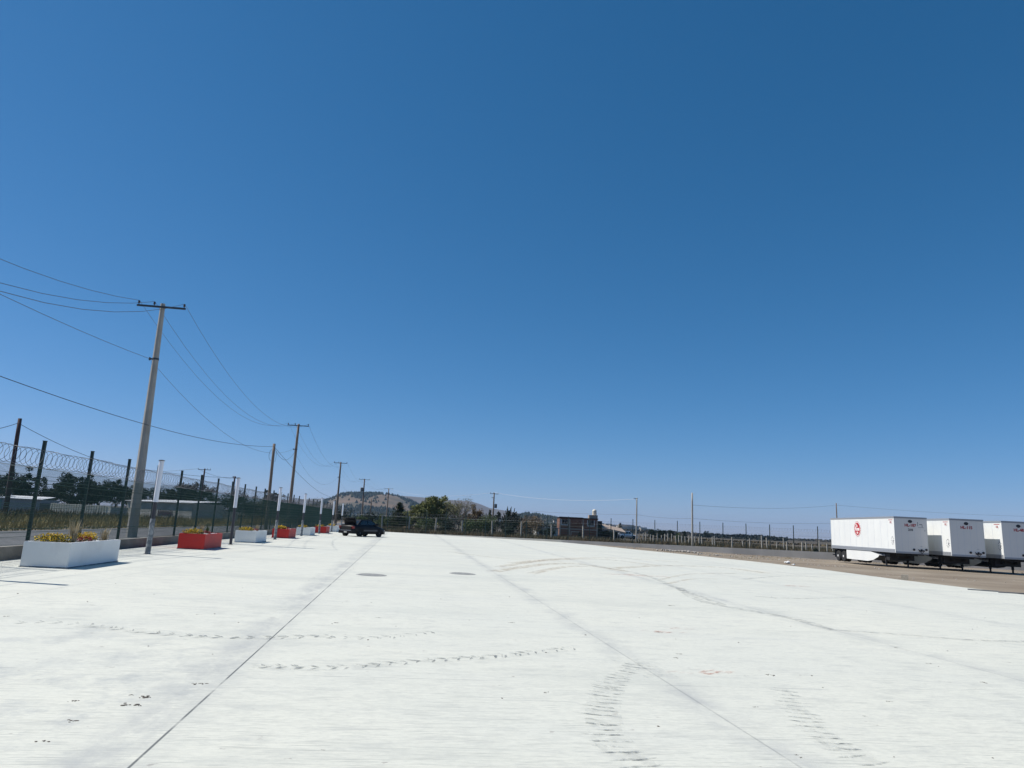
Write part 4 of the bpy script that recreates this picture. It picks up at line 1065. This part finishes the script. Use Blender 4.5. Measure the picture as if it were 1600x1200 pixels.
tplace(580, 803, 160, 22, 'round', F_dark, 'dark bushy tree above the roof of the black car', 208, gR)
tplace(565, 808, 150, 22, 'round', F_green, 'low green tree behind the raised boot of the black car', 209, gR)
tplace(969, 817, 200, 14, 'conifer', F_dark, 'dark cypress beside the lean-to roof', 210, gR)
for i, (px, py, Y, wpx, kd, m_, lb) in enumerate([(668, 808, 108, 42, 'bush', F_green, 'green bush under the broad olive tree'), (702, 808, 106, 40, 'bush', F_dark, 'dark bush under the leafless tree'),
        (735, 806, 107, 40, 'bush', F_green, 'green hedge clump right of the leafless tree'), (757, 807, 106, 34, 'bush', F_green, 'green hedge clump left of the slim transformer pole'),
        (822, 805, 118, 30, 'bush', F_brown, 'brown bare bush right of the wide juniper'), (840, 804, 125, 34, 'bush', F_brown, 'reddish brown bush between juniper and brick house'),
        (640, 822, 104, 22, 'bush', F_brown, 'low brown shrub under the lone pine'), (614, 824, 106, 22, 'bush', F_dark, 'low dark shrub right of the black car'),
        (795, 818, 103, 26, 'bush', F_dark, 'dark shrub at the foot of the wide juniper'),(858, 820, 118, 26, 'bush', F_dark, 'dark shrub beside the left wall of the brick house'),
        (905, 832, 128, 8, 'bush', F_dark, 'small dark bush against the brick house front'),
        (1019, 826, 230, 14, 'round', F_dark, 'leftmost dark tree on the right-hand field edge'), (1034, 827, 230, 16, 'round', F_dark, 'second dark tree on the right-hand field edge'),
        (1048, 828, 235, 14, 'round', F_dark, 'third dark tree on the right-hand field edge'), (1060, 832, 220, 16, 'bush', F_green, 'green bush on the right-hand field edge'),
        (1070, 830, 225, 9, 'conifer', F_dark, 'narrow dark tree left of the plain grey pole'), (1104, 831, 420, 12, 'round', F_dark, 'far dark tree right of the plain grey pole'),
        (982, 836, 215, 22, 'bush', F_dark, 'dark bush behind the white off-road car'), (1274, 855, 77.5, 10, 'bush', F_dark, 'dark bush on the far wall left of the trailers'),
        (952, 830, 240, 30, 'bush', F_dark, 'dark thicket behind the lean-to')]):
    tplace(px, py, Y, wpx, kd, m_, lb, 300+i, gR, 1.8)
# weeds, far wood, hillside trees
def far_wood(name, x0, x1, Y, tops, seed, label, m):
    rr = random.Random(seed); bm = nb()
    for k in range(1400):
        px = rr.uniform(x0, x1); t = (px-x0)/(x1-x0); i = min(int(t*(len(tops)-1)), len(tops)-2); f = t*(len(tops)-1)-i
        pt = tops[i]*(1-f)+tops[i+1]*f; YY = Y*rr.uniform(.97, 1.06); q = at(px, pt, YY); g0 = G(q.x, YY)
        H = (q.z-g0)*(.9+.12*noise.noise(Vector((px*.3, 0, 0))))
        leaf(bm, Vector((q.x, YY, g0+H*rr.random()**.7)), Y*.0022*rr.uniform(.6, 1.4), rr)
    build(name, bm, m, kind='stuff', label=label, category='wood')
far_wood('distant_wood', 1090, 1230, 560, [834, 833, 835, 835, 836, 838, 840], 51, 'long dark wood on the horizon behind the right-hand fence', fol('wood_dark', (.014, .02, .022), (.03, .035, .03), .1))
far_wood('distant_scrub', 1225, 1480, 900, [842, 843, 845, 848, 851, 856], 52, 'thin dark scrub line on the horizon left of the trailers', fol('scrub_far', (.04, .04, .03), (.08, .06, .04), .05))
far_wood('distant_scrub', 1000, 1500, 300, [838, 842, 846, 850, 854, 859, 863], 56, 'brown scrub across the right-hand field in front of the dark wood', fol('scrub_brown', (.07, .055, .03), (.12, .09, .045), .15))
far_wood('distant_scrub', 930, 1100, 700, [822, 826, 828, 829, 831, 834], 53, 'dark scrub on the horizon between brick house and plain grey pole', fol('scrub_far2', (.03, .03, .025), (.06, .05, .035), .05))
far_wood('distant_scrub', 600, 880, 420, [812, 810, 811, 814, 817, 819], 54, 'dark scrub and low trees behind the far fence', fol('scrub_far3', (.03, .03, .022), (.07, .055, .035), .1))
far_wood('distant_scrub', 380, 600, 380, [797, 799, 802, 806, 808], 55, 'dark scrub beyond the left fence at the foot of the hill', fol('scrub_far4', (.02, .026, .02), (.04, .045, .025), .1))

# ---------------------------------------------------------------- hills
M_hill = mat('hill_tan', (.145, .098, .062), .95, (.065, .058, .036), .006, detail=10, lo=.48, hi=.62)
M_hillf = mat('hill_far', (.13, .095, .07), .95, (.09, .07, .05), .003, detail=8)
def hill(tab, Y, depth, name_m, seed, zb=-8):
    pts = [at(px, py, Y) for px, py in tab]; x0, x1 = pts[0].x-40, pts[-1].x+40
    def h(X):
        if X <= pts[0].x: return max(0, pts[0].z*(1-(pts[0].x-X)/40))
        for a, b_ in zip(pts, pts[1:]):
            if X <= b_.x: t = (X-a.x)/(b_.x-a.x); return a.z+(b_.z-a.z)*t
        return max(0, pts[-1].z*(1-(X-pts[-1].x)/40))
    bm = nb(); nx, ny = 150, 26; rows = []
    for j in range(ny+1):
        v = j/ny; YY = Y-depth+2*depth*v; f = math.sin(math.pi*v)**1.15; row = []
        for i in range(nx+1):
            X = (x0+(x1-x0)*i/nx)*YY/Y
            hh = h(X*Y/YY); z = zb+(hh-zb)*f+hh*.16*noise.noise(Vector((X*.012, YY*.012, seed)))*(1-f*.93)
            row.append(bm.verts.new((X, YY, z)))
        rows.append(row)
    for j in range(ny):
        for i in range(nx): bm.faces.new((rows[j][i], rows[j][i+1], rows[j+1][i+1], rows[j+1][i]))
    build('hills', bm, name_m, smooth=True, kind='structure')
    def surf(px_t, v):
        X0 = x0+(x1-x0)*px_t; YY = Y-depth+2*depth*v; X = X0*YY/Y; f = math.sin(math.pi*v)**1.15; hh = h(X0)
        return Vector((X, YY, zb+(hh-zb)*f+hh*.16*noise.noise(Vector((X*.012, YY*.012, seed)))*(1-f*.93)))
    return surf
s1 = hill([(440, 802), (480, 793), (500, 786.5), (520, 779), (532, 773.5), (548, 771.5), (580, 772), (605, 773), (625, 777), (640, 783), (655, 790), (672, 801), (700, 812)], 2000, 600, M_hill, 1)
s2 = hill([(620, 775), (640, 775.5), (655, 777), (680, 779), (700, 781), (735, 783), (750, 788), (765, 794), (790, 798), (815, 803), (860, 809), (930, 820), (1000, 830)], 4200, 900, M_hillf, 2)
s3 = hill([(380, 787), (410, 783), (450, 781), (480, 780), (505, 779), (530, 780), (600, 780)], 4600, 900, M_hillf, 3)
s4 = hill([(800, 809), (825, 803), (850, 807), (872, 811), (900, 814), (940, 821), (980, 829)], 1500, 300, mat('hill_scrub', (.10, .07, .055), .95, (.05, .045, .035), .01, detail=10), 4)
F_hill = fol('hill_tree', (.016, .026, .02), (.035, .045, .028), .02)
bm = nb(); rr = random.Random(77)
def cone(bm, c, w_, h):
    n = 5; a0 = rr.uniform(0, 1); t = bm.verts.new(c+Vector((0, 0, h))); ring = [bm.verts.new(c+Vector((w_*math.cos(a0+k*6.283/n), w_*math.sin(a0+k*6.283/n), h*.3*rr.random()))) for k in range(n)]
    for k in range(n): bm.faces.new((ring[k], ring[(k+1) % n], t))
for k in range(5200):
    u, v = rr.random(), rr.uniform(.06, .56); q = s1(u, v)
    d = noise.noise(Vector((q.x*.012, q.y*.004, 5)))
    lo_ = (v < .16) or (u > .72 and d > -.25) or (u < .3 and v > .28 and d > -.3)
    if not lo_ and d < .28 and rr.random() > .06: continue
    if v > .49 and rr.random() < .6: continue
    cone(bm, q-Vector((0, 0, 1)), rr.uniform(2.5, 5), rr.uniform(4, 9))
for k in range(110):
    u = rr.choice((rr.uniform(.26, .40), rr.uniform(.65, .80), rr.uniform(.2, .9))); q = s1(u, .5+rr.uniform(-.02, .02)); cone(bm, q-Vector((0, 0, 1)), rr.uniform(2, 4), rr.uniform(5, 10))
for k in range(1500):
    q = s4(rr.random(), rr.uniform(.1, .53)); cone(bm, q-Vector((0, 0, 1)), rr.uniform(2, 4), rr.uniform(4, 8))
build('hillside_trees', bm, F_hill, kind='stuff', label='dark trees dotting the tan hill and its ridge', category='trees')
bm = nb(); M_town = mat('town_walls', (.5, .47, .43), .9, (.3, .26, .22), .05)
for k in range(420):
    px = rr.choice((rr.uniform(500, 680), rr.uniform(760, 900), rr.uniform(520, 660), rr.uniform(950, 1010))); Y = rr.uniform(900, 1380); q = at(px, 800, Y); s = rr.uniform(3, 7); h = rr.uniform(3, 7)
    z = max(0, (Y-1000)*.02) if px < 700 else rr.uniform(0, 4)
    box(bm, q.x-s, q.x+s, Y-s*.7, Y+s*.7, z-8, z+h)
build('distant_town', bm, M_town, kind='stuff', label='tiny pale houses of a town at the foot of the hills', category='town')
bm = nb()
M_tt = fol('town_trees', (.02, .03, .022), (.04, .045, .03), .02)
for k in range(900):
    px = rr.uniform(440, 900); Y = rr.uniform(800, 1380); q = at(px, 800, Y); z = max(0, (Y-1000)*.02) if px < 700 else 0
    cone(bm, Vector((q.x, Y, z-3)), rr.uniform(3, 7), rr.uniform(8, 14))
build('town_trees', bm, M_tt, kind='stuff', label='dark trees among the tiny houses of the far town', category='trees')

# ---------------------------------------------------------------- buildings
def brick_mat(name, c1, c2, mort, sc=1.0):
    m = mat(name, c1, .9); n = m.node_tree; b = n.nodes['Principled BSDF']
    tc = n.nodes.new('ShaderNodeTexCoord'); mp = n.nodes.new('ShaderNodeMapping'); mp.inputs['Rotation'].default_value = (R(90), 0, 0)
    br = n.nodes.new('ShaderNodeTexBrick'); br.inputs['Scale'].default_value = 1; br.inputs['Brick Width'].default_value = .26*sc; br.inputs['Row Height'].default_value = .09*sc; br.inputs['Mortar Size'].default_value = .012*sc
    br.inputs['Color1'].default_value = (*c1, 1); br.inputs['Color2'].default_value = (*c2, 1); br.inputs['Mortar'].default_value = (*mort, 1)
    nz = n.nodes.new('ShaderNodeTexNoise'); nz.inputs['Scale'].default_value = .7; nz.inputs['Detail'].default_value = 6
    mx = n.nodes.new('ShaderNodeMix'); mx.data_type = 'RGBA'; mx.blend_type = 'MULTIPLY'; mx.inputs[0].default_value = .7
    n.links.new(tc.outputs['Object'], mp.inputs[0]); n.links.new(mp.outputs[0], br.inputs['Vector']); n.links.new(tc.outputs['Object'], nz.inputs['Vector'])
    n.links.new(br.outputs[0], mx.inputs[6]); n.links.new(nz.outputs[0], mx.inputs[7]); n.links.new(mx.outputs[2], b.inputs['Base Color'])
    return m
M_brick = brick_mat('brick_red', (.36, .115, .055), (.28, .08, .04), (.26, .15, .10))
M_cband = mat('concrete_band', (.42, .33, .26), .9, (.35, .27, .22), 2)
M_dark = mat('dark_interior', (.012, .011, .012), .95)
M_block = brick_mat('block_wall', (.62, .62, .56), (.56, .56, .52), (.72, .71, .67), 2.)
M_roofw = mat('white_sheet_roof', (.82, .83, .85), .5)
M_metal = mat('shed_sheet', (.34, .36, .38), .6, (.28, .30, .33), .6)
# brick house (local: x along the front, y into depth)
Yh = 160; A = at(873.5, 842, Yh); A.z = G(A.x, Yh)-.1; B = at(932, 842, Yh); zt_ = at(900, 810, Yh).z-A.z
Wh = (B.x-A.x); e = empty('brick_house', A, R(-7), label='two-storey unfinished red brick house with pale concrete bands and a rooftop tank', cat='house')
D = 7.
bm = nb(); box(bm, 0, Wh, 0, D, -.5, zt_); build('wall', bm, M_brick, e)
bm = nb(); mid = zt_*.47
for x in (0, Wh*.25, Wh*.60, Wh-.28): box(bm, x, x+.28, -.03, -.001, 0, mid-.12) ; box(bm, x, x+.28, -.03, -.001, mid+.12, zt_-.2)
box(bm, -.02, Wh+.02, -.035, -.001, mid-.119, mid+.119)
build('concrete_frame', bm, M_cband, e)
bm = nb(); box(bm, -.15, Wh+.15, -.2, D+.1, zt_+.001, zt_+.16); rf = build('roof', bm, M_dark, e)
bm = nb(); box(bm, -.1, Wh*.62, -.15, .1, zt_+.161, zt_+.26); build('roof_edge', bm, M_cband, rf)
for wx in (Wh*.06, Wh*.745):
    bm = nb(); w0, w1, z0, z1 = wx, wx+1.35, zt_-1.45, zt_-.28
    box(bm, w0-.22, w1+.22, -.045, -.002, z0-.25, z0); box(bm, w0-.22, w0, -.045, -.002, z0+.001, z1); box(bm, w1, w1+.22, -.045, -.002, z0+.001, z1)
    f = build('window', bm, mat('window_surround', (.5, .46, .42), .9), e)
    bm = nb(); box(bm, w0, w1, -.02, -.002, z0+.001, z1); build('pane', bm, M_dark, f)
    bm = nb(); box(bm, (w0+w1)/2-.03, (w0+w1)/2+.03, -.035, -.021, z0+.001, z1); build('mullion', bm, M_cband, f)
bm = nb(); box(bm, Wh*.30, Wh*.52, -.03, -.001, 1.5, 1.72); box(bm, Wh*.30, Wh*.32, -.03, -.001, 0, 1.49); build('lintel', bm, M_cband, e)
bm = nb(); box(bm, Wh-1.9, Wh+.1, 1.0, 3.2, zt_+.162, zt_+.95); build('stair_head', bm, M_cband, rf)
# tank on the roof
tk = empty('water_tank', e.matrix_basis @ Vector((0, 0, 0)), 0, label='small white water tank on top of the brick house', cat='water tank')
bm = nb(); tc_ = Matrix.Rotation(R(-7), 4, 'Z') @ Vector((Wh-.55, 2.1, 0)); tk.location = A+tc_+Vector((0, 0, zt_+.955))
lathe(bm, [(.5, 0), (.52, .1), (.5, .35), (.53, .45), (.5, .8), (.53, .9), (.48, 1.15), (.25, 1.32), (.12, 1.36)], 20); build('tank_shell', bm, mat('tank_cream', (.62, .58, .48), .6), tk, smooth=True)
bm = nb(); lathe(bm, [(.14, 1.35), (.14, 1.42), (.05, 1.44)], 12); build('tank_lid', bm, M_roofw, tk)
# dark wing and lean-to
bm = nb(); box(bm, Wh+.02, Wh+1.1, .6, D-.5, 0, zt_-.35); build('side_wing', bm, M_dark, e)
bm = nb(); prism(bm, [(Wh+1.1, .0, zt_*.56+.3), (Wh+6.6, .0, zt_*.42+.05), (Wh+6.6, .0, zt_*.42-.3), (Wh+1.1, .0, zt_*.56-.02)], (0, 6, .9)); lt = build('lean_to_roof', bm, M_cband, e)
for x in (4.6, 5.1, 6.2):
    bm = nb(); box(bm, Wh+x, Wh+x+.14, .1, .24, -.2, zt_*.45-.1); build('lean_to_post', bm, M_cband, e)
bm = nb(); box(bm, Wh+1.1, Wh+5.8, 5.5, 5.7, -.2, zt_*.45); box(bm, Wh+1.1, Wh+1.2, .3, 5.49, -.2, zt_*.5); build('lean_to_wall', bm, M_dark, e)
# low shed left of the house (grey)
A2 = at(838, 840, 135); g2 = G(A2.x, 135); e2 = empty('shed', (A2.x, 135, g2), 0, label='low grey block shed with dark doorway left of the brick house', cat='shed')
w2 = at(874, 840, 135).x-A2.x-.3; h2 = at(855, 825, 135).z-g2
bm = nb(); box(bm, 0, w2, 0, 4, -.3, h2); build('wall', bm, M_block, e2)
bm = nb(); box(bm, -.2, w2+.2, -.3, 4.2, h2+.001, h2+.15); build('roof', bm, M_metal, e2)
for x in (w2*.12, w2*.34):
    bm = nb(); box(bm, x, x+.8, -.02, -.001, 0, h2-.4); build('doorway', bm, M_dark, e2)
# buildings across the road (left)
def lbuild(px0, px1, Y, pytop, name, label, mw, roof=None, dep=8, rise=.7, dY=0, parts=True):
    a = at(px0, 800, Y); b_ = at(px1, 800, Y-dY); h = at((px0+px1)/2, pytop, Y-dY/2).z
    e = empty(name, (a.x, Y, 0), math.atan2(-dY, b_.x-a.x), label=label, cat='shed' if roof else 'wall'); Wd = math.hypot(b_.x-a.x, dY)
    bm = nb(); box(bm, 0, Wd, 0, dep, -.2, h); build('wall', bm, mw, e)
    if roof:
        bm = nb(); prism(bm, [(-.2, -.3, h+.01), (Wd+.2, -.3, h+.01), (Wd-.6, dep, h+rise), (.6, dep, h+rise)], (0, 0, .06)); build('roof', bm, roof, e)
    return e, Wd, h
e3, w3, h3 = lbuild(-60, 62, 108, 778, 'metal_shed', 'long grey shed with bright white roof at the left edge', M_metal, M_roofw, 5, .42)
bm = nb(); box(bm, w3*.40, w3*.49, -.03, -.001, 0, h3-.1); build('door', bm, mat('shed_door_teal', (.17, .30, .30), .6), e3)
bm = nb()
for k in range(24): box(bm, w3*k/24, w3*k/24+.06, -.02, -.002, 0, h3-.02)
build('sheet_ribs', bm, M_metal, e3)
e4, w4, h4 = lbuild(60, 78, 104, 786.5, 'boundary_wall', 'dark grey wall piece between the white-roofed shed and the pale wall', mat('wall_darkgrey', (.13, .13, .135), .9), None, .3)
M_pale = mat('corrugated_pale', (.55, .54, .46), .8, (.66, .65, .56), .8)
e5, w5, h5 = lbuild(78, 172, 102, 788.3, 'boundary_wall', 'pale ribbed fence wall between first and third fence posts', M_pale, None, .15, dY=5)
bm = nb(); n = int(w5/.45)
for k in range(n): box(bm, k*.45, k*.45+.18, -.06, -.001, 0, h5+.04*math.sin(k*1.3)+.02)
build('ribs', bm, M_pale, e5)
e6, w6, h6 = lbuild(172, 198, 103, 793, 'boundary_wall', 'lower rubble wall left of the concrete utility pole', M_block, None, .3)
e7, w7, h7 = lbuild(197, 300, 104, 784.5, 'block_building', 'grey block building with white roof and graffiti, behind the nearest post lamp', M_block, M_roofw, 5, .36, dY=7.5)
bm = nb()
for k in range(9):
    x = w7*.50+k*.33; tube(bm, [(x, -.03, .65+.2*rnd.random()), (x+.12, -.03, 1.35), (x+.28, -.03, .6), (x+.18, -.03, 1.0+.3*rnd.random())], .03, 4)
build('graffiti', bm, mat('graffiti_pink', (.38, .20, .22), .8), e7)
e8, w8, h8 = lbuild(300.5, 309, 103.7, 790, 'brick_pier', 'short reddish brick wall end at the right of the block building', mat('brick_brown', (.2, .1, .07), .9, (.28, .15, .1), 3), None, 2)
e9, w9, h9 = lbuild(309.5, 372, 105, 798.5, 'boundary_wall', 'low pale block wall behind the second post lamp', M_block, None, .2)
# ---------------------------------------------------------------- concrete field posts
M_fp = mat('field_post', (.33, .305, .26), .9, (.44, .41, .36), 3)
M_fwire = mat('barb', (.15, .14, .13), .6)
def fpost(e, x, y_, z, h, w_=.13):
    pass
ORD = ['first', 'second', 'third', 'fourth', 'fifth', 'sixth', 'seventh', 'eighth', 'ninth', 'tenth', 'eleventh', 'twelfth', 'thirteenth', 'fourteenth', 'fifteenth', 'sixteenth', 'seventeenth', 'eighteenth', 'nineteenth', 'twentieth', 'twenty-first', 'twenty-second', 'twenty-third', 'twenty-fourth']
def post_row(pts, h, w_, label, group, wires=4, wl=None, cap=False):
    proto = None; P = []
    for i, (px, Y, k) in enumerate(pts):
        q = at(px, 830, Y); z = G(q.x, Y); hh = h*k
        if proto is None:
            bm = nb(); prism(bm, [(-w_/2, -w_/2, -.3), (w_/2, -w_/2, -.3), (w_/2, w_/2, -.3), (-w_/2, w_/2, -.3)], (0, 0, h+.3)); bmesh.ops.recalc_face_normals(bm, faces=bm.faces)
            if cap: prism(bm, [(w_/2, -.04, h-.14), (w_/2+.34, -.04, h-.08), (w_/2+.34, -.04, h-.02), (w_/2, -.04, h-.06)], (0, .08, 0))
            proto = build('fence_post', bm, M_fp); o = proto
        else: o = proto.copy(); col.objects.link(o)
        o.location = (q.x, Y, z); o.scale = (1, 1, k); o.rotation_euler = (rnd.uniform(-.03, .03), rnd.uniform(-.03, .03), rnd.uniform(0, .3))
        tag(o, label % ORD[i], 'fence post', group); P.append(Vector((q.x, Y, z+hh)))
    if wires:
        bm = nb()
        for j in range(wires):
            tube(bm, [q-Vector((0, .08, .12+j*h*.8/wires)) for q in P], .012, 3, cap=False)
        build('barbed_wire', bm, M_fwire, None, label=wl, category='barbed wire')
post_row([(596, 103, 1), (638.5, 103, 1), (680, 102, 1.02), (722, 101, .95), (769, 100, 1.03), (814, 99, 1.06), (862, 98, 1), (911.5, 97, 1.02), (960, 96, .9)], 2.15, .17,
         'thick pale concrete post behind the far fence, %s from the black car', 'thick concrete posts behind the far fence', 5, 'barbed wire strung on the thick pale concrete posts')
post_row([(661, 128, 1), (699, 128, .9), (712, 128, 1), (755, 128, 1.1), (797, 128, 1), (818, 128, .95), (834, 128, 1.05)], 1.7, .13, 'thin pale post under the trees, %s to the right of the lone pine', 'thin posts under the trees', 2, 'wire strung on the thin posts under the trees')
rnd = random.Random(71); a = []; px = 1005
while px < 1100: a.append((px, rnd.uniform(128, 138), rnd.uniform(.85, 1.12))); px += rnd.uniform(4.0, 7.5)
post_row(a, 1.9, .14, 'closely spaced pale field post, %s to the right of the slim grey pole', 'closely spaced field posts', 1, 'thin rail wire on the closely spaced field posts')
post_row([(x, Y, k) for x, Y, k in ((1094, 120, 1.25), (1113, 110, 1), (1116.5, 112, 1.1), (1143.5, 98, 1.1), (1160, 120, .8), (1171, 104, 1.05), (1190, 100, 1.35), (1198, 104, 1.2), (1213, 125, .8), (1224, 108, 1.25), (1229, 100, 1), (1239, 108, .8),
          (1252, 98, 1), (1259, 106, 1), (1268, 112, .8), (1279, 100, 1.25), (1291, 96, 1), (1300, 110, .8))], 1.75, .13, 'scattered pale field post, %s from the left in the row towards the trailers', 'scattered field posts', 0)

# ---------------------------------------------------------------- haze
bm = nb(); box(bm, -7200, 7200, -4200, 8200, -12, 175)
hz = bpy.data.materials.new('haze'); hz.use_nodes = True; n = hz.node_tree; n.nodes.clear()
out = n.nodes.new('ShaderNodeOutputMaterial'); pv = n.nodes.new('ShaderNodeVolumePrincipled'); pv.inputs['Color'].default_value = (.45, .68, .97, 1); pv.inputs['Density'].default_value = .00009; pv.inputs['Anisotropy'].default_value = .2
n.links.new(pv.outputs[0], out.inputs['Volume'])
build('haze', bm, hz, kind='stuff')
